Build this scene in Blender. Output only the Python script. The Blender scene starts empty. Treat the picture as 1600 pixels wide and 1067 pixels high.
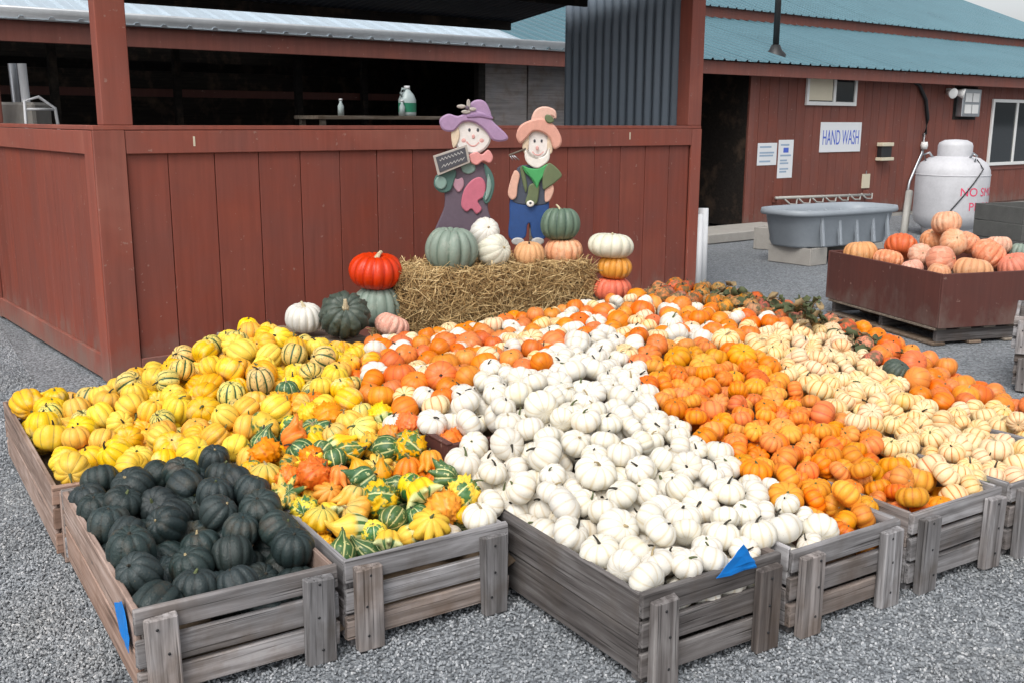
import bpy, bmesh, math, random
from mathutils import Vector, Matrix, Quaternion, noise
rnd = random.Random(11)
SC = bpy.context.scene
COL = SC.collection
PI = math.pi
rad = math.radians

# ------------------------------------------------------------------ camera
PITCH, ROLL, EYE = rad(12.1), rad(.25), 1.5
cam = bpy.data.cameras.new('camera')
cam.sensor_width = 36.0
cam.lens = 36.0 * 1610 / 1600
cam.clip_start = .05
cam.clip_end = 2000
camo = bpy.data.objects.new('camera', cam)
COL.objects.link(camo)
_f = Vector((0, math.cos(PITCH), -math.sin(PITCH)))
_r = Vector((1, 0, 0))
_u = Vector((0, math.sin(PITCH), math.cos(PITCH)))
_r2 = math.cos(ROLL) * _r + math.sin(ROLL) * _u
_u2 = -math.sin(ROLL) * _r + math.cos(ROLL) * _u
camo.matrix_world = Matrix(((_r2.x, _u2.x, -_f.x, 0), (_r2.y, _u2.y, -_f.y, 0), (_r2.z, _u2.z, -_f.z, EYE), (0, 0, 0, 1)))
SC.camera = camo

# ------------------------------------------------------------------ sky, sun, exposure (overcast)
SUN_EL, SUN_AZ = rad(52), rad(200)
world = bpy.data.worlds.new('World')
SC.world = world
world.use_nodes = True
_n, _l = world.node_tree.nodes, world.node_tree.links
_n.clear()
_out = _n.new('ShaderNodeOutputWorld')
_bg = _n.new('ShaderNodeBackground')
_sky = _n.new('ShaderNodeTexSky')
_sky.sky_type = 'NISHITA'
_sky.sun_disc = False
_sky.sun_elevation = SUN_EL
_sky.sun_rotation = SUN_AZ
_sky.dust_density = 4.0
_hs = _n.new('ShaderNodeHueSaturation')
_hs.inputs['Saturation'].default_value = .24
_hs.inputs['Value'].default_value = 1.25
_bg.inputs['Strength'].default_value = .15
_l.new(_sky.outputs[0], _hs.inputs['Color'])
_l.new(_hs.outputs[0], _bg.inputs['Color'])
_l.new(_bg.outputs[0], _out.inputs['Surface'])
sun = bpy.data.lights.new('sun', 'SUN')
sun.energy = 1.1
sun.angle = rad(25)
sun.color = (1, .97, .93)
suno = bpy.data.objects.new('sun', sun)
COL.objects.link(suno)
_d = Vector((math.sin(SUN_AZ) * math.cos(SUN_EL), math.cos(SUN_AZ) * math.cos(SUN_EL), math.sin(SUN_EL)))
suno.rotation_euler = (-_d).to_track_quat('-Z', 'Y').to_euler()
suno.location = (0, 0, 12)
SC.view_settings.view_transform = 'Standard'
SC.view_settings.look = 'None'
SC.view_settings.gamma = 1
SC.view_settings.exposure = .22

# ------------------------------------------------------------------ helpers
class NT:
    def __init__(s, name):
        s.m = bpy.data.materials.new(name)
        s.m.use_nodes = True
        s.n, s.l = s.m.node_tree.nodes, s.m.node_tree.links
        s.b = s.n['Principled BSDF']
    def new(s, t, **kw):
        o = s.n.new(t)
        for k, v in kw.items():
            setattr(o, k, v)
        return o
    def put(s, sock, v):
        if hasattr(v, 'is_output') or isinstance(v, bpy.types.NodeSocket):
            s.l.new(v, sock)
        else:
            if isinstance(v, tuple) and len(v) == 3 and sock.type == 'RGBA':
                v = (*v, 1)
            sock.default_value = v
    def coord(s, scale=(1, 1, 1), kind='Object', rand=0.0):
        tc = s.new('ShaderNodeTexCoord')
        mp = s.new('ShaderNodeMapping')
        s.l.new(tc.outputs[kind], mp.inputs['Vector'])
        mp.inputs['Scale'].default_value = scale
        if rand:
            oi = s.new('ShaderNodeObjectInfo')
            mu = s.math('MULTIPLY', oi.outputs['Random'], rand)
            cb = s.new('ShaderNodeCombineXYZ')
            for i in range(3):
                s.l.new(mu, cb.inputs[i])
            s.l.new(cb.outputs[0], mp.inputs['Location'])
        return mp.outputs[0]
    def math(s, op, a, b=0.0, clamp=False):
        o = s.new('ShaderNodeMath', operation=op)
        o.use_clamp = clamp
        s.put(o.inputs[0], a)
        s.put(o.inputs[1], b)
        return o.outputs[0]
    def noise(s, vec, scale=5.0, detail=4.0, rough=.55, dist=0.0):
        o = s.new('ShaderNodeTexNoise')
        s.l.new(vec, o.inputs['Vector'])
        o.inputs['Scale'].default_value = scale
        o.inputs['Detail'].default_value = detail
        o.inputs['Roughness'].default_value = rough
        o.inputs['Distortion'].default_value = dist
        return o.outputs['Fac']
    def voro(s, vec, scale=5.0, feature='F1', out='Distance'):
        o = s.new('ShaderNodeTexVoronoi', feature=feature)
        s.l.new(vec, o.inputs['Vector'])
        o.inputs['Scale'].default_value = scale
        return o.outputs[out]
    def ramp(s, fac, stops, interp='LINEAR'):
        o = s.new('ShaderNodeValToRGB')
        o.color_ramp.interpolation = interp
        e = o.color_ramp.elements
        while len(e) < len(stops):
            e.new(.5)
        for el, (p, c) in zip(e, stops):
            el.position = p
            el.color = (*c, 1) if len(c) == 3 else c
        s.put(o.inputs[0], fac)
        return o.outputs[0]
    def sramp(s, fac, a, b):
        o = s.new('ShaderNodeMapRange')
        s.put(o.inputs[0], fac)
        o.inputs[1].default_value = a
        o.inputs[2].default_value = b
        return o.outputs[0]
    def mix(s, fac, a, b, mode='MIX'):
        o = s.new('ShaderNodeMix', data_type='RGBA', blend_type=mode)
        s.put(o.inputs[0], fac)
        s.put(o.inputs[6], a)
        s.put(o.inputs[7], b)
        return o.outputs[2]
    def hsv(s, col, h=.5, sat=1.0, v=1.0):
        o = s.new('ShaderNodeHueSaturation')
        s.put(o.inputs['Hue'], h)
        s.put(o.inputs['Saturation'], sat)
        s.put(o.inputs['Value'], v)
        s.put(o.inputs['Color'], col)
        return o.outputs[0]
    def rand(s):
        return s.new('ShaderNodeObjectInfo').outputs['Random']
    def attr(s, name):
        return s.new('ShaderNodeAttribute', attribute_name=name).outputs['Fac']
    def bump(s, h, strength=.3, dist=.01):
        o = s.new('ShaderNodeBump')
        o.inputs['Strength'].default_value = strength
        o.inputs['Distance'].default_value = dist
        s.put(o.inputs['Height'], h)
        s.l.new(o.outputs[0], s.b.inputs['Normal'])
    def fin(s, col=None, rough=None, metal=None, spec=None):
        if col is not None: s.put(s.b.inputs['Base Color'], col)
        if rough is not None: s.put(s.b.inputs['Roughness'], rough)
        if metal is not None: s.put(s.b.inputs['Metallic'], metal)
        if spec is not None: s.put(s.b.inputs['Specular IOR Level'], spec)
        return s.m

def simple(name, col, rough=.6, var=.12, scale=8.0, bump=.15, bdist=.003, metal=0.0):
    t = NT(name)
    co = t.coord(rand=20.0)
    n = t.noise(co, scale, 6, .6)
    n2 = t.noise(co, scale * 7, 4, .6)
    v = t.math('ADD', t.math('MULTIPLY', n, var * 2), 1 - var)
    v = t.math('ADD', v, t.math('MULTIPLY', t.math('SUBTRACT', n2, .5), var))
    t.bump(n2, bump, bdist)
    return t.fin(t.hsv(col, v=v), t.math('ADD', t.math('MULTIPLY', n, .2), rough - .1), metal)

def wood(name, cols, streak=1.0, rough=.85):
    """weathered board, grain along local X"""
    t = NT(name)
    co = t.coord((1.2, 1, 1), rand=37.0)
    st = t.coord((1.5, 42, 42), rand=37.0)
    g = t.noise(st, 1.0, 6, .65, .4)
    g2 = t.noise(co, 5, 5, .6)
    mp = t.coord((3.0, 14, 14), rand=11.0)
    kn = t.noise(mp, 1.0, 3, .5, 1.2)
    f = t.math('ADD', t.math('MULTIPLY', g, .65), t.math('MULTIPLY', kn, .35))
    c = t.ramp(f, [(.30, cols[0]), (.47, cols[1]), (.6, cols[2]), (.75, cols[3])])
    dk = t.sramp(t.noise(t.coord((2, 120, 120), rand=5.0), 1, 3, .6), .57, .68)
    c = t.mix(t.math('MULTIPLY', dk, .75 * streak), c, tuple(x * .25 for x in cols[0]))
    st2 = t.sramp(g2, .52, .75)
    c = t.mix(t.math('MULTIPLY', st2, .55), c, (.10, .078, .06))
    v = t.math('ADD', t.math('MULTIPLY', t.rand(), .55), .72)
    r2 = t.math('FRACT', t.math('MULTIPLY', t.rand(), 13.7))
    c = t.mix(t.math('MULTIPLY', t.sramp(t.math('ADD', r2, t.math('SUBTRACT', g2, .5)), .45, 1.2), .85), c, t.mix(1.0, c, (1.0, .78, .62), 'MULTIPLY'))
    t.bump(t.math('SUBTRACT', g, t.math('MULTIPLY', dk, .6)), .55, .004)
    return t.fin(t.hsv(c, v=v), rough, 0, .25)

def paint(name, col, wear=(.3, .14, .1), rough=.62, wearamt=.25):
    """old painted board: streaks along local Z, chips"""
    t = NT(name)
    co = t.coord(rand=50.0)
    st = t.coord((28, 28, 1.6), rand=50.0)
    s1 = t.noise(st, 1.0, 5, .6, .2)
    n = t.noise(co, 2.2, 5, .6)
    ch = t.sramp(t.noise(co, 26, 3, .55), .69, .72)
    v = t.math('ADD', t.math('MULTIPLY', s1, .55), t.math('MULTIPLY', n, .55))
    v = t.math('ADD', v, t.math('MULTIPLY', t.rand(), .14))
    v = t.math('ADD', v, .40)
    c = t.hsv(col, v=v, sat=t.math('ADD', t.math('MULTIPLY', n, .3), .85))
    fade = t.sramp(t.noise(co, 1.1, 4, .6), .55, .8)
    c = t.mix(t.math('MULTIPLY', fade, wearamt), c, wear)
    c = t.mix(t.math('MULTIPLY', ch, .5), c, (.33, .22, .18))
    ps = t.new('ShaderNodeSeparateXYZ'); t.l.new(t.new('ShaderNodeNewGeometry').outputs['Position'], ps.inputs[0])
    wn = t.noise(t.coord((1, 1, .6), rand=3.0), 7, 5, .65)
    mud = t.sramp(t.math('SUBTRACT', t.math('MULTIPLY', wn, .75), ps.outputs[2]), .12, .40)
    c = t.mix(t.math('MULTIPLY', mud, .55), c, (.19, .16, .135))
    t.bump(s1, .35, .003)
    return t.fin(c, t.math('ADD', t.math('MULTIPLY', n, .25), rough - .1), 0, .35)

def obj(name, me, mat, parent=None, loc=(0, 0, 0), rot=(0, 0, 0), scale=(1, 1, 1)):
    o = bpy.data.objects.new(name, me)
    COL.objects.link(o)
    if mat is not None and me is not None:
        if not me.materials:
            me.materials.append(mat)
        elif me.materials[0] is not mat:
            o.material_slots[0].link = 'OBJECT'
            o.material_slots[0].material = mat
    o.parent = parent
    o.location = loc
    o.rotation_euler = rot
    o.scale = scale
    return o

def empty(name, loc, rz=0.0):
    o = bpy.data.objects.new(name, None)
    COL.objects.link(o)
    o.location = loc
    o.rotation_euler = (0, 0, rz)
    o.empty_display_size = .1
    return o

def tag(o, label=None, cat=None, group=None, kind=None):
    if label: o['label'] = label
    if cat: o['category'] = cat
    if group: o['group'] = group
    if kind: o['kind'] = kind
    return o

def mesh(name, vs, fs, smooth=False):
    me = bpy.data.meshes.new(name)
    me.from_pydata(vs, [], fs)
    me.update()
    if smooth:
        me.polygons.foreach_set('use_smooth', [True] * len(me.polygons))
    return me

def cbox(sx, sy, sz, b=.003, jit=0.0, name='box'):
    """chamfered box centred at the origin"""
    b = min(b, sx * .4, sy * .4, sz * .4)
    vs, idx = [], {}
    for x in (-1, 1):
        for y in (-1, 1):
            for z in (-1, 1):
                jx, jy, jz = [rnd.uniform(-jit, jit) for _ in range(3)]
                for ax in range(3):
                    p = [x * sx / 2, y * sy / 2, z * sz / 2]
                    for k in range(3):
                        if k != ax:
                            p[k] -= (x, y, z)[k] * b
                    idx[(x, y, z, ax)] = len(vs)
                    vs.append((p[0] + jx, p[1] + jy, p[2] + jz))
    fs = []
    for ax in range(3):
        a, c = [k for k in range(3) if k != ax]
        for s in (-1, 1):
            q = []
            for (i, j) in ((-1, -1), (1, -1), (1, 1), (-1, 1)):
                k = [0, 0, 0]; k[ax] = s; k[a] = i; k[c] = j
                q.append(idx[(*k, ax)])
            flip = (s == 1) == (ax == 1)
            fs.append(q[::-1] if flip else q)
    for ax in range(3):
        a, c = [k for k in range(3) if k != ax]
        for i in (-1, 1):
            for j in (-1, 1):
                k0 = [0, 0, 0]; k0[a] = i; k0[c] = j; k0[ax] = -1
                k1 = list(k0); k1[ax] = 1
                fs.append([idx[(*k0, a)], idx[(*k1, a)], idx[(*k1, c)], idx[(*k0, c)]])
    for x in (-1, 1):
        for y in (-1, 1):
            for z in (-1, 1):
                fs.append([idx[(x, y, z, 0)], idx[(x, y, z, 1)], idx[(x, y, z, 2)]])
    me = mesh(name, vs, fs)
    bm = bmesh.new(); bm.from_mesh(me)
    bmesh.ops.recalc_face_normals(bm, faces=bm.faces)
    bm.to_mesh(me); bm.free()
    return me

_cache = {}
def sbox(sx, sy, sz, b=.003):
    k = (round(sx, 3), round(sy, 3), round(sz, 3), b)
    if k not in _cache:
        _cache[k] = cbox(sx, sy, sz, b)
    return _cache[k]

def part(name, parent, mat, x0, x1, y0, y1, z0, z1, b=.003, jit=0.0, rot=(0, 0, 0)):
    """box child given by its local bounds"""
    me = cbox(x1 - x0, y1 - y0, z1 - z0, b, jit, name) if jit else sbox(x1 - x0, y1 - y0, z1 - z0, b)
    return obj(name, me, mat, parent, ((x0 + x1) / 2, (y0 + y1) / 2, (z0 + z1) / 2), rot)

def tube(pts, r, seg=10, name='tube', caps=True, smooth=True):
    """swept tube; r a number or a list"""
    pts = [Vector(p) for p in pts]
    n = len(pts)
    rs = r if isinstance(r, (list, tuple)) else [r] * n
    vs, fs = [], []
    up = Vector((0, 0, 1))
    for i, p in enumerate(pts):
        t = (pts[min(i + 1, n - 1)] - pts[max(i - 1, 0)]).normalized()
        a = t.cross(up)
        if a.length < 1e-3: a = t.cross(Vector((1, 0, 0)))
        a.normalize(); b = t.cross(a)
        for j in range(seg):
            th = 2 * PI * j / seg
            vs.append(tuple(p + rs[i] * (math.cos(th) * a + math.sin(th) * b)))
    for i in range(n - 1):
        for j in range(seg):
            A = i * seg + j; B = i * seg + (j + 1) % seg
            fs.append((A, B, B + seg, A + seg))
    if caps:
        fs.append(tuple(range(seg))); fs.append(tuple((n - 1) * seg + j for j in reversed(range(seg))))
    me = mesh(name, vs, fs, smooth)
    bm = bmesh.new(); bm.from_mesh(me); bmesh.ops.recalc_face_normals(bm, faces=bm.faces); bm.to_mesh(me); bm.free()
    return me

def lathe(prof, seg=32, name='lathe', smooth=True):
    vs, fs = [], []
    for (r, z) in prof:
        for j in range(seg):
            t = 2 * PI * j / seg
            vs.append((r * math.cos(t), r * math.sin(t), z))
    for i in range(len(prof) - 1):
        for j in range(seg):
            A = i * seg + j; B = i * seg + (j + 1) % seg
            fs.append((A, B, B + seg, A + seg))
    me = mesh(name, vs, fs, smooth)
    bm = bmesh.new(); bm.from_mesh(me); bmesh.ops.remove_doubles(bm, verts=bm.verts, dist=1e-5)
    bmesh.ops.recalc_face_normals(bm, faces=bm.faces); bm.to_mesh(me); bm.free()
    return me

def text_mesh(s, size, depth=.0, bend=None):
    cu = bpy.data.curves.new('lettering', 'FONT')
    cu.body = s; cu.size = size; cu.extrude = depth; cu.align_x = 'LEFT'
    o = bpy.data.objects.new('lettering', cu)
    COL.objects.link(o)
    dg = bpy.context.evaluated_depsgraph_get()
    me = bpy.data.meshes.new_from_object(o.evaluated_get(dg))
    bpy.data.objects.remove(o)
    return me

# frames of reference: crates (C) and buildings (B)
CA = rad(32.5)
CU, CV, CO = Vector((math.cos(CA), math.sin(CA), 0)), Vector((-math.sin(CA), math.cos(CA), 0)), Vector((-.96, 2.41, 0))
BA = rad(38.5)
BX, BY, BO = Vector((math.cos(BA), math.sin(BA), 0)), Vector((-math.sin(BA), math.cos(BA), 0)), Vector((-2.28, 5.77, 0))
def C2W(u, v, z=0.0): return CO + u * CU + v * CV + Vector((0, 0, z))
def B2W(x, y, z=0.0): return BO + x * BX + y * BY + Vector((0, 0, z))

# ------------------------------------------------------------------ materials
M = {}
M['red'] = paint('barn red paint', (.205, .055, .037))
M['redtrim'] = paint('barn red trim paint', (.245, .070, .048), wear=(.36, .2, .16), wearamt=.4)
M['redb'] = paint('brown red siding paint', (.175, .058, .042), wearamt=.15)
M['redbtrim'] = paint('brown red fascia paint', (.185, .066, .050))
M['binred'] = paint('bin maroon paint', (.095, .034, .027), wear=(.14, .06, .05), rough=.6)
M['grey'] = wood('weathered grey board', [(.075, .068, .066), (.195, .187, .188), (.32, .312, .318), (.46, .452, .458)])
M['greyd'] = wood('dark weathered board', [(.04, .034, .032), (.115, .103, .099), (.20, .187, .182), (.33, .315, .308)])
M['tan'] = wood('pinkish weathered board', [(.14, .095, .075), (.30, .21, .17), (.42, .32, .275), (.52, .42, .37)])
M['pallet'] = wood('pallet board', [(.10, .08, .06), (.2, .165, .13), (.28, .24, .2), (.36, .32, .27)])
M['dark_shade_wood'] = wood('dark board with shed shade', [(.008, .007, .007), (.014, .012, .011), (.02, .018, .016), (.025, .022, .02)])  # near-black colour holds the shed's deep shade; the utility pole shares it
M['ply'] = wood('grey painted plywood', [(.13, .138, .15), (.19, .20, .215), (.24, .25, .27), (.29, .30, .32)], .3, .7)
M['concrete'] = simple('concrete block', (.34, .32, .29), .9, .2, 9, .5, .006)
M['white'] = simple('white paint', (.72, .72, .70), .5, .06, 6)
M['pvc'] = simple('white plastic pipe', (.68, .69, .70), .35, .06, 6, .05)
M['cream'] = simple('cream plastic', (.62, .56, .42), .45, .08, 6, .05)
M['black'] = simple('black rubber', (.015, .015, .016), .5, .2, 10, .1)
M['steel'] = simple('galvanised steel', (.42, .44, .46), .38, .18, 14, .08, .002, .85)
M['gutter'] = simple('pale metal gutter', (.55, .57, .58), .35, .22, 3, .06, .002, .3)
M['darkgrey'] = simple('dark grey crate', (.085, .085, .08), .8, .35, 9, .5, .006)
M['tub'] = simple('grey moulded plastic', (.27, .30, .33), .5, .14, 4, .12)
M['bluetape'] = simple('blue tape', (.0, .19, .62), .5, .06, 12, .15)
M['paper'] = simple('white paper', (.72, .74, .76), .6, .04, 9, .05)
M['ink'] = simple('blue ink', (.07, .13, .55), .6, .1, 20, .05)
M['inkgrey'] = simple('grey blue print', (.30, .40, .52), .6, .1, 20, .05)
M['redink'] = simple('red paint lettering', (.72, .05, .13), .5, .12, 20, .05)
M['tank'] = simple('white tank paint', (.52, .52, .54), .5, .22, 5, .08)
M['tubpipe'] = simple('grey pole', (.38, .37, .34), .6, .15, 8)
M['twine'] = simple('orange twine', (.5, .24, .06), .8, .1, 20)
M['stone'] = simple('grey gravel stone', (.27, .28, .285), .85, .12, 60, .3, .002)
def glass_mat():
    t = NT('window glass')
    t.fin((.02, .025, .028), .06, 0, .6)
    return t.m
M['glass'] = glass_mat()
def metal_sheet(name, col, rough=.35, metal=.0, var=.14):
    t = NT(name)
    co = t.coord((.25, 6, 6), rand=9.0)
    co2 = t.coord()
    n = t.noise(co, 1.0, 5, .6)
    n2 = t.noise(co2, 1.3, 5, .6)
    v = t.math('ADD', t.math('MULTIPLY', n, var), t.math('MULTIPLY', n2, var * 2))
    v = t.math('ADD', v, 1 - var * 1.5)
    r = t.math('ADD', t.math('MULTIPLY', n2, .25), rough - .1)
    return t.fin(t.hsv(col, v=v), r, metal, .5)
M['teal'] = metal_sheet('teal roof sheet', (.09, .18, .215), .30, .25)
M['palesheet'] = metal_sheet('pale roof sheet', (.42, .50, .56), .35, .15)
M['corr'] = metal_sheet('corrugated steel wall', (.15, .185, .225), .45, .35)
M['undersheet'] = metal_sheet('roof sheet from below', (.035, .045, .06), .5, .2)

def ground_mat():
    t = NT('gravel')
    co = t.coord()
    v1 = t.new('ShaderNodeTexVoronoi'); t.l.new(co, v1.inputs['Vector']); v1.inputs['Scale'].default_value = 62
    v2 = t.new('ShaderNodeTexVoronoi'); t.l.new(co, v2.inputs['Vector']); v2.inputs['Scale'].default_value = 130
    sep = t.new('ShaderNodeSeparateColor'); t.l.new(v1.outputs['Color'], sep.inputs[0])
    sep2 = t.new('ShaderNodeSeparateColor'); t.l.new(v2.outputs['Color'], sep2.inputs[0])
    f = t.math('ADD', t.math('MULTIPLY', sep.outputs[0], .6), t.math('MULTIPLY', sep2.outputs[0], .4))
    c = t.ramp(f, [(.1, (.13, .142, .154)), (.45, (.205, .222, .238)), (.7, (.26, .278, .295)), (.93, (.36, .376, .39))])
    big = t.noise(co, .55, 5, .6)
    c = t.hsv(c, v=t.math('ADD', t.math('MULTIPLY', big, .7), .62))
    tan = t.sramp(t.noise(co, .9, 4, .6), .55, .75)
    c = t.mix(t.math('MULTIPLY', tan, .25), c, (.25, .25, .235))
    gap = t.sramp(v1.outputs['Distance'], .55, .8)
    c = t.mix(t.math('MULTIPLY', gap, .6), c, (.06, .06, .06))
    h = t.math('SUBTRACT', 1.0, t.math('ADD', t.math('MULTIPLY', v1.outputs['Distance'], .7), t.math('MULTIPLY', v2.outputs['Distance'], .3)))
    t.bump(h, .9, .012)
    return t.fin(c, .88, 0, .3)
M['gravel'] = ground_mat()
def pebble_mat():
    t = NT('loose gravel')
    r = t.rand()
    c = t.ramp(r, [(0, (.125, .135, .146)), (.3, (.20, .215, .23)), (.62, (.255, .272, .288)), (.88, (.33, .345, .36)), (1, (.48, .49, .50))])
    n = t.noise(t.coord(rand=30.0), 1.2, 4, .6)
    ge = t.new('ShaderNodeNewGeometry').outputs['Position']
    big = t.noise(ge, 1.3, 5, .65)
    c = t.hsv(c, v=t.math('ADD', t.math('MULTIPLY', n, .6), t.math('ADD', t.math('MULTIPLY', big, .8), .32)))
    c = t.mix(t.math('MULTIPLY', t.sramp(t.noise(ge, .9, 4, .6), .52, .72), .4), c, t.mix(1.0, c, (1.0, .9, .76), 'MULTIPLY'))
    return t.fin(c, .85, 0, .3)
M['pebble'] = pebble_mat()

# ------------------------------------------------------------------ ground
gv, gf = [], []
NG = 60
def gcoord(i):
    t = i / NG * 2 - 1
    return math.copysign(abs(t) ** 3 * 400 + abs(t) * 8, t)
for i in range(NG + 1):
    for j in range(NG + 1):
        x, y = gcoord(i), gcoord(j) + 4
        near = max(0, 1 - math.hypot(x, y - 5) / 14)
        z = noise.noise(Vector((x * .8, y * .8, 0))) * .012 * near - .006
        gv.append((x, y, z))
for i in range(NG):
    for j in range(NG):
        a = i * (NG + 1) + j
        gf.append((a, a + NG + 1, a + NG + 2, a + 1))
ground = obj('ground', mesh('ground', gv, gf, True), M['gravel'])
tag(ground, kind='structure')

# loose gravel stones on the open ground in front of, left of and right of the display
def pebble_mesh():
    bm = bmesh.new()
    bmesh.ops.create_icosphere(bm, subdivisions=1, radius=1)
    for v in bm.verts:
        v.co *= rnd.uniform(.7, 1.15)
        v.co.z *= .6
        v.co.y *= .85
    me = bpy.data.meshes.new('stone'); bm.to_mesh(me); bm.free()
    me.materials.append(M['pebble'])
    return me
def gravel_patch():
    quads = [((-1.4, 1.3), (3.2, 1.3), (4.0, 4.2), (-1.9, 3.4)), ((-3.6, 2.6), (-1.4, 1.5), (-1.0, 2.9), (-4.6, 8.8))]
    vs, fs = [], []
    for q in quads:
        b = len(vs)
        vs += [(x, y, .0) for x, y in q]
        fs.append((b, b + 1, b + 2, b + 3))
    bp = mesh('gravel', vs, fs)
    o = obj('gravel', bp, M['pebble'])
    tag(o, 'loose grey crushed gravel covering the yard', 'gravel', kind='stuff')
    st = [pebble_mesh() for _ in range(3)]
    ng = bpy.data.node_groups.new('scatter', 'GeometryNodeTree')
    ng.interface.new_socket('Geometry', in_out='INPUT', socket_type='NodeSocketGeometry')
    ng.interface.new_socket('Geometry', in_out='OUTPUT', socket_type='NodeSocketGeometry')
    N = ng.nodes; L = ng.links
    gi, go = N.new('NodeGroupInput'), N.new('NodeGroupOutput')
    dp = N.new('GeometryNodeDistributePointsOnFaces')
    dp.inputs['Density'].default_value = 9500
    L.new(gi.outputs[0], dp.inputs['Mesh'])
    mi = N.new('GeometryNodeMeshIcoSphere')
    mi.inputs['Radius'].default_value = 1; mi.inputs['Subdivisions'].default_value = 1
    sp = N.new('GeometryNodeSetPosition')
    L.new(mi.outputs[0], sp.inputs['Geometry'])
    rv0 = N.new('FunctionNodeRandomValue'); rv0.data_type = 'FLOAT_VECTOR'
    rv0.inputs[0].default_value = (-.28, -.28, -.28); rv0.inputs[1].default_value = (.28, .28, .28)
    L.new(rv0.outputs[0], sp.inputs['Offset'])
    sm = N.new('GeometryNodeSetMaterial'); sm.inputs['Material'].default_value = M['pebble']
    L.new(sp.outputs[0], sm.inputs['Geometry'])
    ip = N.new('GeometryNodeInstanceOnPoints')
    L.new(dp.outputs['Points'], ip.inputs['Points'])
    L.new(sm.outputs[0], ip.inputs['Instance'])
    rr = N.new('FunctionNodeRandomValue'); rr.data_type = 'FLOAT_VECTOR'
    rr.inputs[1].default_value = (6.3, 6.3, 6.3)
    L.new(rr.outputs[0], ip.inputs['Rotation'])
    rs = N.new('FunctionNodeRandomValue'); rs.data_type = 'FLOAT_VECTOR'
    rs.inputs[0].default_value = (.0026, .0024, .0018); rs.inputs[1].default_value = (.0072, .0065, .0048)
    rs.inputs['Seed'].default_value = 3
    L.new(rs.outputs[0], ip.inputs['Scale'])
    L.new(ip.outputs[0], go.inputs[0])
    md = o.modifiers.new('scatter', 'NODES')
    md.node_group = ng
gravel_patch()
def pxw(px, py, depth):
    """world point seen at a photo pixel, at a given distance along Y"""
    d = (px - 800) / 1610 * _r2 - (py - 533.5) / 1610 * _u2 + _f
    t = depth / d.y
    return Vector((0, 0, EYE)) + d * t

# ------------------------------------------------------------------ market stand (red half wall, posts, roof)
def sheet(name, parent, mat, x0, x1, y0, z0, y1, z1, pitch=.076, amp=.009, rib=False, ny=1, vertical=False, th=.0):
    """corrugated sheet; waves step along x, run from (y0,z0) to (y1,z1)"""
    xs, hs = [], []
    if rib:
        n = int((x1 - x0) / pitch)
        for i in range(n + 1):
            c = x0 + i * pitch
            for dx, h in ((-.028, 0), (-.012, amp), (.012, amp), (.028, 0), (pitch * .5 - .01, 0), (pitch * .5, amp * .18), (pitch * .5 + .01, 0)):
                if x0 - .03 <= c + dx <= x1 + .03:
                    xs.append(c + dx); hs.append(h)
    else:
        n = int((x1 - x0) / pitch * 8)
        for i in range(n + 1):
            x = x0 + (x1 - x0) * i / n
            xs.append(x); hs.append(amp * math.sin(2 * PI * (x - x0) / pitch))
    d = Vector((0, y1 - y0, z1 - z0)).normalized()
    nr = Vector((0, -d.z, d.y))
    vs, fs = [], []
    for x, h in zip(xs, hs):
        for k in range(ny + 1):
            t = k / ny
            p = Vector((x, y0 + (y1 - y0) * t, z0 + (z1 - z0) * t)) + nr * h
            vs.append(tuple(p))
    m = len(vs)
    th = th or .0015
    for x, h in zip(xs, hs):
        for k in range(ny + 1):
            t = k / ny
            p = Vector((x, y0 + (y1 - y0) * t, z0 + (z1 - z0) * t)) + nr * (h - th)
            vs.append(tuple(p))
    w = ny + 1
    for i in range(len(xs) - 1):
        for k in range(ny):
            a = i * w + k
            fs.append((a, a + w, a + w + 1, a + 1))
            fs.append((m + a, m + a + 1, m + a + w + 1, m + a + w))
        a = i * w
        fs.append((a, m + a, m + a + w, a + w))
        a = i * w + ny
        fs.append((a, a + w, m + a + w, m + a))
    me = mesh(name, vs, fs, False)
    return obj(name, me, mat, parent)

stand = empty('market_stand', BO, BA)
tag(stand, 'barn red farm stand with vertical board half wall, posts and dark roof', 'farm stand')
# backing
part('backing_panel', stand, M['red'], .02, 4.88, .002, .03, .02, 1.42)
part('backing_panel', stand, M['red'], .002, .03, .032, 2.66, .02, 1.42)
part('backing_panel', stand, M['red'], 4.86, 4.888, .032, 3.2, .02, 1.36)
gx = .14
k = 0
first = [.235] + [.2775] * 16
for w in first:
    x1 = min(gx + w, 4.775)
    part('board', stand, M['red'], gx + .003, x1 - .003, -.018, .001, .03, 1.315, .002, .0012)
    gx = x1
for i in range(13):
    y0 = .13 + i * .193
    part('board', stand, M['red'], -.018, .001, y0 + .0015, y0 + .1915, .03, 1.315, .0015, .001)
part('top_rail', stand, M['redtrim'], .135, 4.775, -.042, -.019, 1.305, 1.435, .003, .002)
part('top_rail', stand, M['redtrim'], -.042, -.019, .125, 2.66, 1.305, 1.435, .003, .002)
part('top_cap', stand, M['redtrim'], -.04, 4.89, -.040, .06, 1.437, 1.462, .003)
part('top_cap', stand, M['redtrim'], -.04, .06, .062, 2.66, 1.437, 1.462, .003)
part('corner_board', stand, M['redtrim'], -.040, .132, -.044, -.020, .01, 1.435, .003)
part('corner_board', stand, M['redtrim'], -.044, -.021, -.018, .122, .01, 1.434, .003)
part('corner_board', stand, M['redtrim'], 4.778, 4.895, -.044, -.020, .01, 1.435, .003)
part('corner_board', stand, M['redtrim'], -.044, -.021, 2.56, 2.66, .01, 1.30, .003)
part('skirt_board', stand, M['redtrim'], -.042, -.0195, .125, 2.555, .02, .16, .003)
part('skirt_board', stand, M['redtrim'], .135, 4.775, -.042, -.0195, .02, .14, .003)
part('post', stand, M['redtrim'], .02, .185, -.035, .06, 1.463, 2.70, .004)
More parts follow.
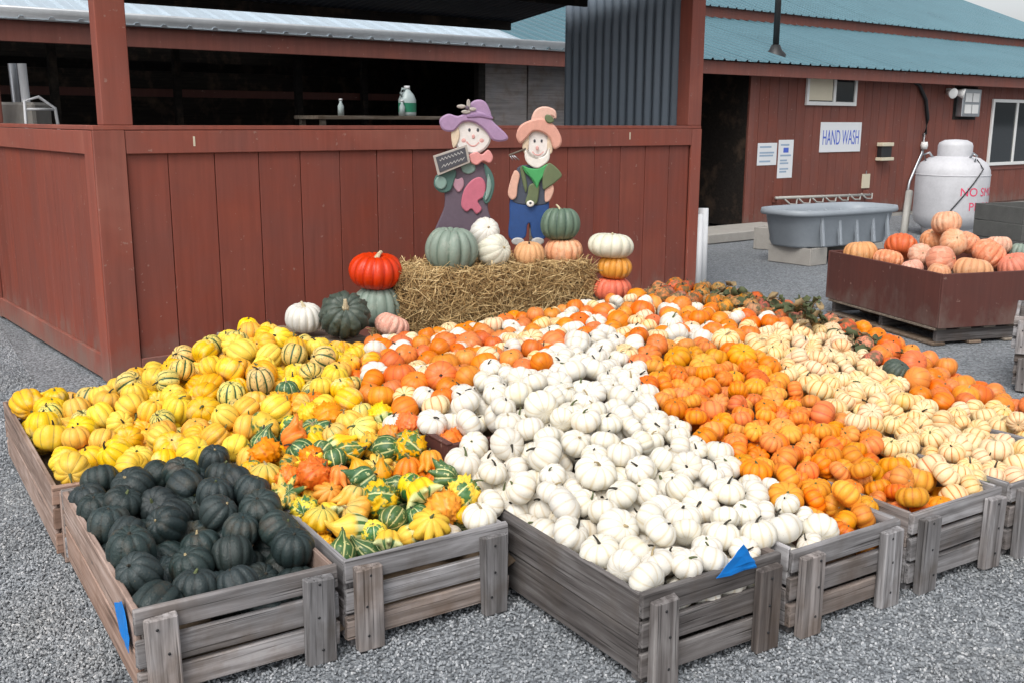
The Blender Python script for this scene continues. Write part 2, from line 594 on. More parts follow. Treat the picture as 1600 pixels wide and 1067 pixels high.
part('post', stand, M['redtrim'], 4.735, 4.893, -.035, .10, 1.463, 2.72, .004)
part('post', stand, M['redb'], -.03, .09, 2.5, 2.62, 1.463, 2.40, .004)
part('door_trim', stand, M['redb'], 4.83, 4.90, .105, .18, 1.37, 2.72, .003)
part('beam', stand, M['redb'], -.3, 4.74, -.10, -.04, 2.62, 2.76, .003)
cw = sheet('corrugated_panel', stand, M['corr'], .19, 1.66, 0, 1.36, 0, 2.68, .105, .016)
cw.rotation_euler = (0, 0, PI / 2)
cw.location = (4.86, 0, 0)
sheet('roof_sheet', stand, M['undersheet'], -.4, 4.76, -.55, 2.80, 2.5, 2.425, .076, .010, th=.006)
for y, z in ((.2, 2.675), (1.2, 2.552), (2.3, 2.418)):
    part('purlin', stand, M['dark_shade_wood'], -.3, 4.7, y - .02, y + .02, z - .06, z + .02, .002)
for (px, pz) in ((.52, 1.37), (4.05, 1.38)):
    part('paint_chip', stand, M['cream'], px, px + .012, -.0435, -.0415, pz - .025, pz + .03, .0005)

# ------------------------------------------------------------------ farm building behind
bld = empty('farm_building', BO, BA)
tag(bld, 'long brown red building with teal metal roof behind the stand', 'building')
WX0, WX1, WY = 9.77, 26.0, 3.42
x = WX0
part('backing_panel', bld, M['redb'], WX0, WX1, WY + .002, WY + .05, .05, 2.3)
while x < 19.5:
    part('board', bld, M['redb'], x + .004, x + .206, WY - .016, WY + .001, .08, 2.22, .002)
    x += .21
part('wall_panel', bld, M['redb'], x, WX1, WY - .014, WY + .001, .08, 2.22, .002)
part('corner_board', bld, M['redbtrim'], WX0 - .02, WX0 + .09, WY - .04, WY - .018, .05, 2.2)
part('side_panel', bld, M['dark_shade_wood'], WX0 - .012, WX0 - .002, WY + .01, 8.0, .05, 2.2)  # doorway shadow painted into this panel's near-black colour
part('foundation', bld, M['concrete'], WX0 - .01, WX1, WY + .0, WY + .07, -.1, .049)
part('back_wall', bld, M['dark_shade_wood'], -2.0, WX0 - .02, 8.0, 8.06, 0, 4.0)
part('end_wall', bld, M['dark_shade_wood'], -2.06, -2.0, 3.4, 8.0, 0, 3.6)
part('partition', bld, M['ply'], 5.28, 5.9, 3.5, 3.53, .05, 2.25)
part('partition', bld, M['ply'], 5.92, 6.72, 3.50, 3.53, .05, 2.25)
part('partition', bld, M['ply'], 6.74, 7.6, 3.5, 3.53, .05, 2.25)
part('partition_post', bld, M['dark_shade_wood'], 5.18, 5.275, 3.46, 3.55, 0, 2.26)
part('partition_post', bld, M['dark_shade_wood'], 6.66, 6.74, 3.465, 3.498, .05, 2.25)
part('shade_toned_wall', bld, M['dark_shade_wood'], -2.0, 5.17, 6.6, 6.65, 0, 3.2)  # unlit interior put into the wall colour, here and on neighbouring shed walls
part('breezeway_wall', bld, M['dark_shade_wood'], 7.6, 9.74, 6.2, 6.25, 0, 3.2)
part('partition', bld, M['dark_shade_wood'], 7.62, 7.66, 3.5, 6.2, 0, 2.6)
for xq, yq in ((.9, 4.2), (2.2, 4.6), (3.4, 4.3), (4.5, 4.8)):
    part('interior_post', bld, M['dark_shade_wood'], xq, xq + .07, yq, yq + .07, 0, 2.5)  # posts dimmed by colour to sit in the interior shade
part('interior_rail', bld, M['binred'], -1.9, 5.1, 4.9, 4.95, 1.72, 1.80)
part('interior_rail', bld, M['dark_shade_wood'], -1.9, 5.1, 5.4, 5.45, 2.0, 2.1)
# lower roof, gutter, fascia
EY, EZ = 3.12, 2.25
def rz(y): return EZ + .3 * (y - EY)
xx = -2.3
while xx < 26.2:
    m_ = M['palesheet'] if xx < 5.0 else M['teal']
    zo = .03 + .003 * (round((xx + 2.3) / .906) % 2)
    sheet('roof_panel', bld, m_, xx, xx + .92, EY - .06, rz(EY - .06) + zo, 6.25, rz(6.25) + zo, .2265, .022, rib=True)
    xx += .906
part('fascia', bld, M['redbtrim'], -2.3, 26.3, EY + .0, EY + .03, EZ - .16, EZ + .005, .003)
part('soffit', bld, M['redb'], 9.8, 26.3, EY + .032, WY - .02, EZ - .10, EZ - .085, .002)
part('header', bld, M['redb'], -2.0, 9.7, WY, WY + .05, EZ - .14, EZ + .03, .003)
# gutter along the open left half
gprof = [(-.075, .10), (-.078, .085), (-.07, .05), (-.055, .02), (-.05, -.0), (-.004, -.0), (-.004, .07)]
vs, fs = [], []
for xg in (-2.3, 6.6):
    for (gy, gz) in gprof:
        vs.append((xg, EY + gy, EZ + .005 + gz))
ngp = len(gprof)
for j in range(ngp - 1):
    fs.append((j, j + 1, j + ngp + 1, j + ngp))
g = obj('gutter', mesh('gutter', vs, fs, True), M['gutter'], bld)
md = g.modifiers.new('thick', 'SOLIDIFY'); md.thickness = .003
# upper band and roof
part('band_board', bld, M['redbtrim'], 4.0, 26.3, 6.20, 6.24, 3.215, 3.40, .003)
def uz(y): return 3.38 + .4 * (y - 6.12)
xx = 3.6
while xx < 26.2:
    zo = .003 * (round((xx - 3.6) / .906) % 2)
    sheet('upper_roof_panel', bld, M['teal'], xx, xx + .92, 6.12, uz(6.12) + zo, 10.6, uz(10.6) + zo, .2265, .022, rib=True)
    xx += .906
part('rake_board', bld, M['redbtrim'], 26.28, 26.32, 6.1, 10.6, 3.2, 3.30, .003, rot=(math.atan(.4), 0, 0)).location = (26.33, 8.36, 4.20)
part('gable_wall', bld, M['redb'], 26.1, 26.2, 3.5, 10.5, 0, 3.2, .003)
part('rear_wall', bld, M['redb'], 3.6, 26.2, 10.5, 10.56, 0, 5.0, .003)
# vent pipe on the lower roof
vx, vy = 10.55, 3.62
zz = rz(vy) + .03
obj('vent_pipe', tube([(vx, vy, zz), (vx, vy, zz + 1.9)], .045, 14, 'vent_pipe'), M['black'], bld)
obj('vent_flashing', lathe([(.16, -.05), (.15, .0), (.09, .06), (.06, .13), (.05, .13)], 16, 'flashing'), M['black'], bld, (vx, vy, zz))
# windows
def window(x0, x1, z0, z1, mull):
    f = .055
    w = obj('window', sbox(x1 - x0 - .02, .012, z1 - z0 - .02), M['glass'], bld, ((x0 + x1) / 2, WY - .028, (z0 + z1) / 2))
    cx, cz = (x1 - x0) / 2, (z1 - z0) / 2
    part('frame', w, M['white'], -cx, cx, -.03, .008, -cz, -cz + f)
    part('frame', w, M['white'], -cx, cx, -.03, .008, cz - f, cz)
    part('frame', w, M['white'], -cx, -cx + f, -.029, .008, -cz + f + .001, cz - f - .001)
    part('frame', w, M['white'], cx - f, cx, -.029, .008, -cz + f + .001, cz - f - .001)
    part('mullion', w, M['white'], mull - f / 2, mull + f / 2, -.028, .008, -cz + f + .001, cz - f - .001)
    return w
w1 = window(11.0, 12.24, 1.73, 2.17, .06)
part('curtain', w1, M['cream'], -.56, .02, -.0085, -.0065, -.15, .16, .0005)
window(16.4, 18.3, .74, 1.90, -.05)
part('window_trim', bld, M['redbtrim'], 16.25, 18.4, WY - .03, WY - .017, .66, .735)

# things fixed to the building wall
def on_wall(name, x0, x1, z0, z1, mat, t=.01):
    o = obj(name, cbox(x1 - x0, t, z1 - z0, .002), mat, None, B2W((x0 + x1) / 2, WY - .018 - t / 2, (z0 + z1) / 2), (0, 0, BA))
    return o
sg = on_wall('hand_wash_sign', 11.42, 12.46, 1.05, 1.49, M['paper'], .012)
tag(sg, 'white hand lettered HAND WASH sign on the brown wall', 'sign')
tm = text_mesh('HAND WASH', .20, .001)
xs_ = [v.co.x for v in tm.vertices]
for v in tm.vertices:
    v.co.x = (v.co.x - (min(xs_) + max(xs_)) / 2) * .92 / (max(xs_) - min(xs_))
    v.co.y = (v.co.y - .07) * 1.55
obj('lettering', tm, M['ink'], sg, (0, -.0075, 0), (PI / 2, 0, 0))
n1 = on_wall('paper_notice', 9.99, 10.42, .89, 1.20, M['paper'], .004)
tag(n1, 'wide white paper notice nearest the dark doorway', 'notice')
n2 = on_wall('paper_notice', 10.455, 10.80, .70, 1.24, M['paper'], .004)
tag(n2, 'tall white paper notice right of the wide one', 'notice')
for (n_, w_, rows) in ((n1, .34, [.10, .02, -.02, -.10]), (n2, .25, [.2, .05, -.02, -.06, -.14, -.18])):
    for r_ in rows:
        part('printed_line', n_, M['inkgrey'], -w_ / 2, w_ / 2 - rnd.uniform(0, .1), -.0034, -.0024, r_ - .012, r_ + .012, .0004)
part('printed_picture', n2, M['ink'], -.06, .06, -.0034, -.0024, .09, .16, .0004)
dsp = empty('soap_dispenser', B2W(13.08, WY - .018, .90), BA)
tag(dsp, 'small cream soap dispenser with dark window on the brown wall', 'dispenser')
part('tray', dsp, M['cream'], -.17, .17, -.12, 0, 0, .05, .006)
part('body', dsp, M['black'], -.14, .14, -.09, 0, .051, .22, .01)
part('lid', dsp, M['cream'], -.16, .16, -.11, 0, .221, .28, .008)
tg = on_wall('wall_tag', 12.58, 12.78, .48, .70, M['cream'], .02)
tag(tg, 'narrow cream plastic tag below the soap dispenser', 'tag')
part('hook', tg, M['steel'], -.01, .01, -.004, .004, .112, .16, .001)
vb = empty('meter_box', B2W(15.49, WY - .018, 1.59), BA)
tag(vb, 'grey louvred meter box under the eave beside the floodlight', 'meter box')
part('housing', vb, M['steel'], -.30, .30, -.12, 0, 0, .46, .01)
for i in range(2):
    for j in range(2):
        part('dial_cover', vb, M['white'], -.23 + i * .24, -.02 + i * .24, -.132, -.121, .05 + j * .19, .2 + j * .19, .006)
part('backplate', vb, M['dark_shade_wood'], -.38, .38, -.002, .0, -.05, .50, .0005)
fl = empty('floodlight', B2W(14.87, WY - .018, 2.0), BA)
tag(fl, 'white twin floodlight under the eave', 'floodlight')
part('base', fl, M['white'], -.05, .05, -.05, 0, -.05, .05, .01)
for s in (-1, 1):
    h = obj('lamp_head', lathe([(.0, -.09), (.04, -.09), (.055, -.03), (.085, .06), (.08, .065), (.0, .05)], 16), M['white'], fl, (s * .15, -.16, -.03), (rad(100), 0, s * rad(25)))
    obj('arm', tube([(0, -.04, 0), (s * .1, -.1, .0), (s * .15, -.14, -.02)], .014, 8), M['white'], fl)
hp = [B2W(13.75, WY - .04, 2.14), B2W(13.95, WY - .05, 2.08), B2W(14.17, WY - .06, 1.85), B2W(14.27, WY - .06, 1.55), B2W(14.24, WY - .06, 1.30)]
hs = tag(obj('gas_hose', tube(hp, .03, 10, 'hose'), M['black']), 'black gas hose curving down the wall beside the white tank', 'hose')
pp_ = obj('supply_pipe', tube([B2W(14.22, WY - .05, 1.32), B2W(14.22, WY - .05, 1.0), B2W(13.9, WY - .05, .55), B2W(13.8, WY - .05, .05)], .022, 10), M['steel'])
tag(pp_, 'thin grey supply pipe running down to the ground by the tank', 'pipe')
obj('valve', lathe([(0, -.06), (.05, -.06), (.06, 0), (.05, .06), (0, .06)], 12), M['white'], pp_, B2W(14.22, WY - .07, 1.12))
# pipe rack with hanging coil above the tub
rk = empty('wall_rack', B2W(10.35, WY - .02, .38), BA)
tag(rk, 'rusty pipe rack with hanging hooks on the wall above the grey tub', 'rack')
obj('rail', tube([(0, -.08, .05), (2.35, -.08, .0)], .022, 10), M['tubpipe'], rk)
for i in range(7):
    xq = .2 + i * .32
    obj('hook', tube([(xq, -.08, .03), (xq + .1, -.11, -.05), (xq + .25, -.11, -.06), (xq + .3, -.08, .02)], .013, 6), M['tubpipe'], rk)
for xq in (.05, 2.3):
    part('bracket', rk, M['redbtrim'], xq - .02, xq + .02, -.09, 0, -.02, .07)

# propane tank
px_, py_ = 5.93, 14.05
tk = empty('propane_tank', (px_, py_, 0), BA)
tag(tk, 'upright white propane tank with red NO SMOKING lettering', 'propane tank')
R_ = .47
obj('body', lathe([(.0, .08), (R_ * .7, .09), (R_ * .94, .17), (R_, .28), (R_, .80), (R_ * .985, .87), (R_ * .9, .96), (R_ * .68, 1.03), (R_ * .4, 1.06), (0, 1.07)], 48), M['tank'], tk)
obj('collar', lathe([(.215, 1.03), (.22, 1.05), (.22, 1.19), (.205, 1.23), (.14, 1.265), (0, 1.275)], 40), M['tank'], tk)
obj('foot_ring', lathe([(.33, .0), (.34, .0), (.34, .13), (.33, .13)], 36), M['tank'], tk)
obj('weld_seam', lathe([(R_ + .001, .80), (R_ + .006, .806), (R_ + .006, .814), (R_ + .001, .82)], 48), M['tank'], tk)
for a in (20, 140, 250):
    q = Vector((math.cos(rad(a)), math.sin(rad(a)), 0)) * R_ * .8
    obj('lifting_lug', tube([q + Vector((0, 0, .99)), q * 1.08 + Vector((0, 0, 1.07)), q * .9 + Vector((0, 0, 1.10)), q * .75 + Vector((0, 0, 1.03))], .016, 8), M['steel'], tk)
cdir = math.atan2(-py_, -px_) - BA     # angle from tank to camera in the tank's own frame
for s_, z_, off, sz in (('NO SMOKING', .55, .35, .155), ('PROPANE', .36, .62, .155)):
    tm = text_mesh(s_, sz, 0)
    bm = bmesh.new(); bm.from_mesh(tm)
    bmesh.ops.triangulate(bm, faces=bm.faces)
    bmesh.ops.subdivide_edges(bm, edges=[e for e in bm.edges if e.calc_length() > .03], cuts=2)
    for v in bm.verts:
        a = cdir + off - .13 + v.co.x / R_
        v.co = Vector(((R_ + .003) * math.cos(a), (R_ + .003) * math.sin(a), z_ + v.co.y))
    bm.to_mesh(tm); bm.free()
    obj('lettering', tm, M['redink'], tk)
cs = [Vector((R_ * .75 * math.cos(cdir + .9), R_ * .75 * math.sin(cdir + .9), 1.02))]
for i in range(9):
    a = cdir + .85 - i * .12
    cs.append(Vector(((R_ + .012) * math.cos(a), (R_ + .012) * math.sin(a), .9 - i * .078)))
obj('cable', tube(cs, .008, 6), M['black'], tk)

# grey stock tub on blocks
def tub():
    L, Wd = 1.72, .78
    t = empty('stock_tub', B2W(7.22, .93, .185), BA + rad(-6))
    tag(t, 'long grey plastic stock tub standing on blocks by the wall', 'tub')
    def ring(l, w, z, n=44):
        out = []
        for i in range(n):
            a = 2 * PI * i / n
            c_, s_ = math.cos(a), math.sin(a)
            e = .45
            out.append((L / 2 + l / 2 * math.copysign(abs(c_) ** e, c_), w / 2 * math.copysign(abs(s_) ** .62, s_), z))
        return out
    rings = [ring(L * .84, Wd * .78, 0), ring(L * .855, Wd * .80, .02), ring(L * .93, Wd * .92, .33), ring(L * .935, Wd * .93, .335), ring(L, Wd, .338), ring(L * 1.01, Wd * 1.02, .36), ring(L, Wd, .40), ring(L * .95, Wd * .93, .40), ring(L * .90, Wd * .87, .34), ring(L * .84, Wd * .77, .03)]
    n = 44
    vs = [p for r in rings for p in r]
    fs = []
    for i in range(len(rings) - 1):
        for j in range(n):
            a = i * n + j; b = i * n + (j + 1) % n
            fs.append((a, b, b + n, a + n))
    fs.append(tuple(range(n))[::-1]); fs.append(tuple((len(rings) - 1) * n + j for j in range(n)))
    me = mesh('tub', vs, fs, True)
    bm = bmesh.new(); bm.from_mesh(me); bmesh.ops.recalc_face_normals(bm, faces=bm.faces); bm.to_mesh(me); bm.free()
    b = obj('basin', me, M['tub'], t)
    for s in (-1, 1):
        for xq in (.35, .62, .89, 1.16, 1.4):
            r = part('rib', t, M['tub'], xq - .018, xq + .018, -.02, .02, .02, .335, .006, rot=(s * rad(-8.5) * -1, 0, 0))
            r.location = (xq, s * Wd * .445, .175)
tub()
def block(x, y, rz_, z, label, n=1, mat='concrete', size=(.4, .2, .19)):
    b = empty('concrete_block', B2W(x, y, z), BA + rz_)
    tag(b, label, 'block')
    a, c, h = size
    part('face_shell', b, M[mat], -a / 2, a / 2, -c / 2, -c / 2 + .03, 0, h, .005)
    part('face_shell', b, M[mat], -a / 2, a / 2, c / 2 - .03, c / 2, 0, h, .005)
    for s in (-1, 0, 1):
        part('web', b, M[mat], s * (a / 2 - .018) - .018, s * (a / 2 - .018) + .018, -c / 2 + .031, c / 2 - .031, 0.001, h - .001, .003)
block(7.55, .86, rad(90), 0, 'concrete block under the near end of the grey tub', size=(.55, .3, .183))
block(8.45, .76, rad(90), 0, 'concrete block under the far end of the grey tub', size=(.55, .3, .183))
block(8.35, 1.85, rad(20), 0, 'tall concrete block left of the grey tub by the doorstep', size=(.3, .3, .26))
stp = part('door_step', None, M['concrete'], 0, 1.9, 0, .7, 0, .12, .01)
stp.location = B2W(9.0, 2.9, .06); stp.rotation_euler = (0, 0, BA)
tag(stp, 'low concrete step below the dark doorway', 'step')
pol = obj('leaning_pole', tube([pxw(1411, 372, 14.2), pxw(1421, 300, 14.6)], .05, 12), M['tubpipe'])
tag(pol, 'pale grey pole leaning between the tub and the white tank', 'pole')
tag(obj('plastic_pipe', tube([B2W(4.96, .0, .0), B2W(4.965, .03, .72)], .05, 16), M['pvc']), 'nearer white plastic pipe leaning on the stand end', 'pipe')
tag(obj('plastic_pipe', tube([B2W(5.07, .05, .0), B2W(5.09, .08, .76)], .05, 16), M['pvc']), 'farther, slightly taller white plastic pipe by the stand end', 'pipe')
# dark crate at the right edge, behind the bin
dk = empty('dark_crate', (5.62, 11.4, 0), BA + rad(-20))
tag(dk, 'dark grey wooden crate beside the white tank at right edge', 'crate')
for i in range(3):
    part('board', dk, M['darkgrey'], 0, 1.2, -.02, 0, .02 + i * .19, .2 + i * .19, .004)
for i in range(3):
    part('board', dk, M['darkgrey'], 0, .02, .002, .7, .02 + i * .19, .2 + i * .19, .004)
for xq in (.05, .42, .8):
    part('batten', dk, M['darkgrey'], xq, xq + .1, -.045, -.021, .0, .575, .004)
part('board', dk, M['darkgrey'], 0, 1.2, .70, .72, .02, .58, .004)
# utility pole far off
up = empty('utility_pole', (56.2, 111, 0))
tag(up, 'distant utility pole with crossarm above the roof', 'utility pole')
obj('pole', tube([(0, 0, 0), (0, 0, 15.0)], [.2, .14], 10), M['dark_shade_wood'], up)
part('crossarm', up, M['dark_shade_wood'], -1.6, 1.6, -.1, .1, 13.3, 13.6)
for xq in (-1.4, -.7, .7, 1.4):
    obj('insulator', lathe([(0, 0), (.08, 0), (.08, .15), (.04, .3), (0, .32)], 10), M['steel'], up, (xq, 0, 13.6))

# shelf, jug and odds and ends inside the dark shed
sh = empty('shelf', B2W(2.95, 3.0, 0), BA)
tag(sh, 'rough wooden shelf inside the dark shed behind the stand', 'shelf')
part('top', sh, M['pallet'], 0, 2.1, 0, .5, 1.50, 1.535)
for xq in (.05, 2.0):
    for yq in (.03, .44):
        part('leg', sh, M['pallet'], xq, xq + .05, yq, yq + .05, 0, 1.499)
jg = empty('plastic_jug', B2W(4.05, 3.16, 1.536), BA)
tag(jg, 'translucent plastic jug with green label on the shelf', 'jug')
jm = simple('cloudy plastic', (.42, .50, .50), .35, .05, 5, .03)
obj('body', lathe([(0, 0), (.085, 0), (.09, .02), (.09, .16), (.07, .21), (.035, .25), (.025, .27), (0, .27)], 20), jm, jg)
obj('cap', lathe([(0, .265), (.03, .265), (.03, .30), (0, .30)], 14), M['pvc'], jg)
obj('handle', tube([(-.07, -.02, .19), (-.10, -.03, .23), (-.07, -.02, .27), (-.02, 0, .26)], .012, 8), jm, jg)
gl = simple('green label', (.02, .22, .12), .5)
obj('label_band', lathe([(.0915, .04), (.0915, .13)], 20), gl, jg)
for i, (xq, lab) in enumerate(((3.25, 'small grey bottle at the left of the shed shelf'), (3.95, 'small pale bottle just left of the jug'))):
    b = obj('bottle', lathe([(0, 0), (.03, 0), (.03, .09), (.014, .12), (.014, .14), (0, .14)], 14), jm, None, B2W(xq, 3.1, 1.536))
    obj('cap', lathe([(0, .14), (.017, .14), (.017, .16), (0, .16)], 12), M['pvc'], b)
    tag(b, lab, 'bottle')
for i, (a, lab) in enumerate((((25, 100), 'thinner greyish pipe standing at far left inside shed'), ((40, 100), 'brighter white pipe standing at far left inside shed'))):
    p1 = pxw(*a, 8.0)
    tag(obj('standing_pipe', tube([(p1.x, p1.y, .6), p1 - Vector((.03, 0, 0))], .032, 12), M['pvc'] if i else M['steel']), lab, 'pipe')
p1 = pxw(0, 160, 7.9)
gb = part('grey_box', None, M['concrete'], -.3, .16, -.15, .15, 0, p1.z, .02)
gb.location = (p1.x, p1.y + .2, p1.z / 2)
tag(gb, 'rough grey box showing above the side wall at far left', 'box')
p1 = pxw(75, 195, 7.9)
ch = empty('metal_chair', (p1.x, p1.y, 0), BA)
tag(ch, 'pale metal chair frame showing above the side wall', 'chair')
obj('back_frame', tube([(-.16, 0, .9), (-.15, 0, p1.z + .17), (-.05, 0, p1.z + .2), (.06, 0, p1.z + .12), (.12, 0, .9)], .012, 8), M['pvc'], ch)
obj('crossbar', tube([(-.15, 0, p1.z + .11), (.06, 0, p1.z + .11)], .01, 8), M['pvc'], ch)
part('seat', ch, M['steel'], -.16, .12, .0, .35, .86, .89)
for s in (-.14, .1):
    for yq in (.02, .33):
        obj('leg', tube([(s, yq, 0), (s, yq, .86)], .012, 8), M['pvc'], ch)

# ------------------------------------------------------------------ wooden crates of the display
def crate(w, l, h, loc_uv, label, mat, side=None, back=True, z=0.0, rz_=0.0, world=None, slats=3, gap=.016):
    side = side or mat
    e = empty('wooden_crate', world if world else C2W(*loc_uv, z), CA + rz_)
    tag(e, label, 'crate', 'weathered wooden crates')
    t = .019
    m = M[mat]; ms = M[side]
    sh = (h - .03 - gap * (slats - 1)) / slats
    def j(a=.004): return rnd.uniform(-a, a)
    for k in range(slats):
        z0 = .03 + k * (sh + gap)
        o = part('slat', e, m, 0, w, 0, t, z0 + j(.003), z0 + sh + j(.003), .003, .0025, (0, j(.006), 0))
        if back:
            part('slat', e, m, 0, w, l - t, l, z0, z0 + sh, .003, .002)
    for s in (0, 1):
        nb = 2
        bh = (h - .03 - .006) / nb
        for k in range(nb):
            z0 = .03 + k * (bh + .006)
            x0 = 0.001 if s == 0 else w - t - .001
            L = l - 2 * t - .004
            o = obj('side_board', cbox(L, t - .002, bh, .003, .0025), ms, e, (x0 + t / 2, l / 2, z0 + bh / 2), (0, j(.006), PI / 2))
    for xq in (.022, w - .022 - .085):
        o = obj('cleat', cbox(h - .018, .085, .03, .004, .003), M['grey' if mat == 'grey' else mat], e, (xq + .0425, -.0165, (h - .018) / 2), (0, -PI / 2 + j(.012), 0), (1, 1, 1))
        o.rotation_euler = (Matrix.Rotation(j(.015), 3, 'Y') @ Matrix(((0, 1, 0), (0, 0, 1), (1, 0, 0)))).to_euler()
        for zq in ((.055, .15, .235) if h > .22 else (.04, .14)):
            obj('nail', NAIL, M['black'], e, (xq + .0425 + j(.02), -.0325, zq + j(.01)), (PI / 2, 0, 0))
    for s in (0, 1):
        for y0 in (t + .002, l - t - .047):
            x0 = t if s == 0 else w - t - .03
            part('corner_post', e, m, x0 + .001, x0 + .029, y0, y0 + .045, .0, h - .03, .003)
    for k in range(3):
        part('bottom_board', e, m, .025 + k * (w - .05) / 3, .015 + (k + 1) * (w - .05) / 3, t + .05, l - t - .05, .012, .026, .002)
    return e
NAIL = lathe([(0, .002), (.004, .002), (.004, 0)], 8, 'nail')
CRATES = [
    (.555, 1.06, (.003, .0), 'grey crate of dark squash with blue tape on its left side', 'grey', 'tan'),
    (.55, 1.06, (.58, .0), 'grey crate of mixed gourds in the front row', 'grey', 'grey'),
    (.575, 1.27, (-.02, 1.10), 'pinkish weathered crate of yellow squash at the back left', 'tan', 'tan'),
    (.55, 1.27, (.58, 1.10), 'crate buried under yellow squash between the left crate and straw', 'tan', 'tan'),
    (.515, .97, (1.165, -.61), 'dark weathered crate of white pumpkins jutting furthest forward', 'greyd', 'greyd'),
    (.49, .97, (1.72, -.62), 'grey crate of small orange pumpkins in the front row', 'grey', 'grey'),
    (.48, .97, (2.27, -.62), 'grey crate of cream striped pumpkins next to the orange ones', 'grey', 'grey'),
    (.49, .97, (2.805, -.62), 'grey crate of cream striped pumpkins cut by the right picture edge', 'grey', 'grey'),
    (.50, .67, (3.35, -.62), 'grey crate whose bare back corner shows at far right', 'grey', 'grey'),
]
for w, l, uvp, lab, m1, m2 in CRATES:
    crate(w, l, .275, uvp, lab, m1, m2)
# crates stacked at the right picture edge
crate(.5, .6, .21, None, 'lower grey crate of the stack at the right picture edge', 'greyd', 'greyd', world=Vector((2.875, 5.75, 0)), rz_=rad(-62))
crate(.5, .6, .21, None, 'upper grey crate of the stack at the right picture edge', 'grey', 'grey', world=Vector((2.86, 5.77, .212)), rz_=rad(-60))

# heap surface (control points u, v, height) and the liner that carries the heap
import numpy as np
CP = np.array([(0,0,.29),(.56,0,.29),(1.13,0,.30),(.28,.5,.37),(.28,1.0,.39),(.85,.5,.38),(.85,1.0,.43),(1.2,-.6,.31),(1.45,-.55,.34),(1.45,0,.46),(1.2,0,.37),(1.2,.3,.42),(1.45,.4,.56),(2.0,-.6,.31),(2,0,.43),(2,.4,.51),(2.5,-.6,.31),(2.5,0,.41),(2.5,.4,.48),(3.1,-.6,.31),(3.1,0,.37),(3.6,-.1,.31),(3.6,.3,.40),(3.9,.15,.31),(4.0,.7,.42),(3.9,1.2,.5),(3.9,2,.55),(3.4,2.2,.56),(3,2.2,.52),(2.5,2.2,.48),(2.1,2.2,.45),(1.6,2.2,.46),(1.1,2.2,.57),(.6,2.3,.46),(.15,2.3,.36),(0,1.7,.32),(0,1.1,.3),(.5,1.3,.39),(.5,1.8,.43),(1,1.6,.49),(1.5,1.2,.54),(2,1.2,.54),(2.6,1.2,.53),(3.2,1.0,.51)])
def tps(r): return np.where(r > 0, r * r * np.log(np.maximum(r, 1e-9)), 0)
_K = tps(np.hypot(CP[:, None, 0] - CP[None, :, 0], CP[:, None, 1] - CP[None, :, 1])) + np.eye(len(CP)) * .02
_P = np.c_[np.ones(len(CP)), CP[:, :2]]
_S = np.linalg.solve(np.block([[_K, _P], [_P.T, np.zeros((3, 3))]]), np.r_[CP[:, 2], 0, 0, 0])
def heap_z(u, v):
    return float(tps(np.hypot(CP[:, 0] - u, CP[:, 1] - v)) @ _S[:-3] + _S[-3] + _S[-2] * u + _S[-1] * v)
vs, fs, idx = [], [], {}
du = .06
for i in range(68):
    for jv in range(51):
        u, v = .03 + i * du, -.58 + jv * du
        ok = u < 4.02 and v < 2.36 and (v > .02 if u < 1.18 else True) and (v > .07 if u > 3.83 else True)
        if ok:
            idx[(i, jv)] = len(vs)
            p = C2W(u, v, max(.03, heap_z(u, v) - (.225 if u < .58 and v < 1.1 else .2)) - .006)
            vs.append(tuple(p))
for (i, jv) in list(idx):
    q = [(i, jv), (i + 1, jv), (i + 1, jv + 1), (i, jv + 1)]
    if all(k in idx for k in q):
        fs.append([idx[k] for k in q])
liner = obj('display_liner', mesh('liner', vs, fs, True), simple('brown packing liner', (.10, .07, .045), .9, .3, 6, .4, .01))
tag(liner, 'brown liner sheet under the heaped pumpkins', 'liner')
liner.modifiers.new('thick', 'SOLIDIFY').thickness = .004
fr = empty('retaining_frame', C2W(0, 0), CA)
tag(fr, 'grey board frame holding the back and right edge of the heap', 'frame')
bk = [(1.16, 2.41), (1.6, 2.40), (2.0, 2.385), (2.6, 2.36), (3.2, 2.345), (3.7, 2.345), (4.03, 2.3), (4.035, 1.8), (4.04, 1.2), (4.05, .7), (4.055, .07)]
for a, b in zip(bk[:-1], bk[1:]):
    h = max(.16, min(heap_z(*a), heap_z(*b)) - .11)
    L = math.hypot(b[0] - a[0], b[1] - a[1])
    obj('board', cbox(L - .003, .02, h, .003, .001), M['greyd'], fr, ((a[0] + b[0]) / 2, (a[1] + b[1]) / 2, h / 2), (0, 0, math.atan2(b[1] - a[1], b[0] - a[0])))
mb = empty('maroon_box', C2W(1.16, .45), CA)
tag(mb, 'maroon painted box corner poking out between orange and white pumpkins', 'box')
part('front_board', mb, M['binred'], 0, .36, 0, .018, .03, .40)
part('side_board', mb, M['binred'], 0, .018, .02, .36, .03, .40)
part('rim', mb, M['binred'], -.004, .022, -.004, .36, .4005, .408, .002)

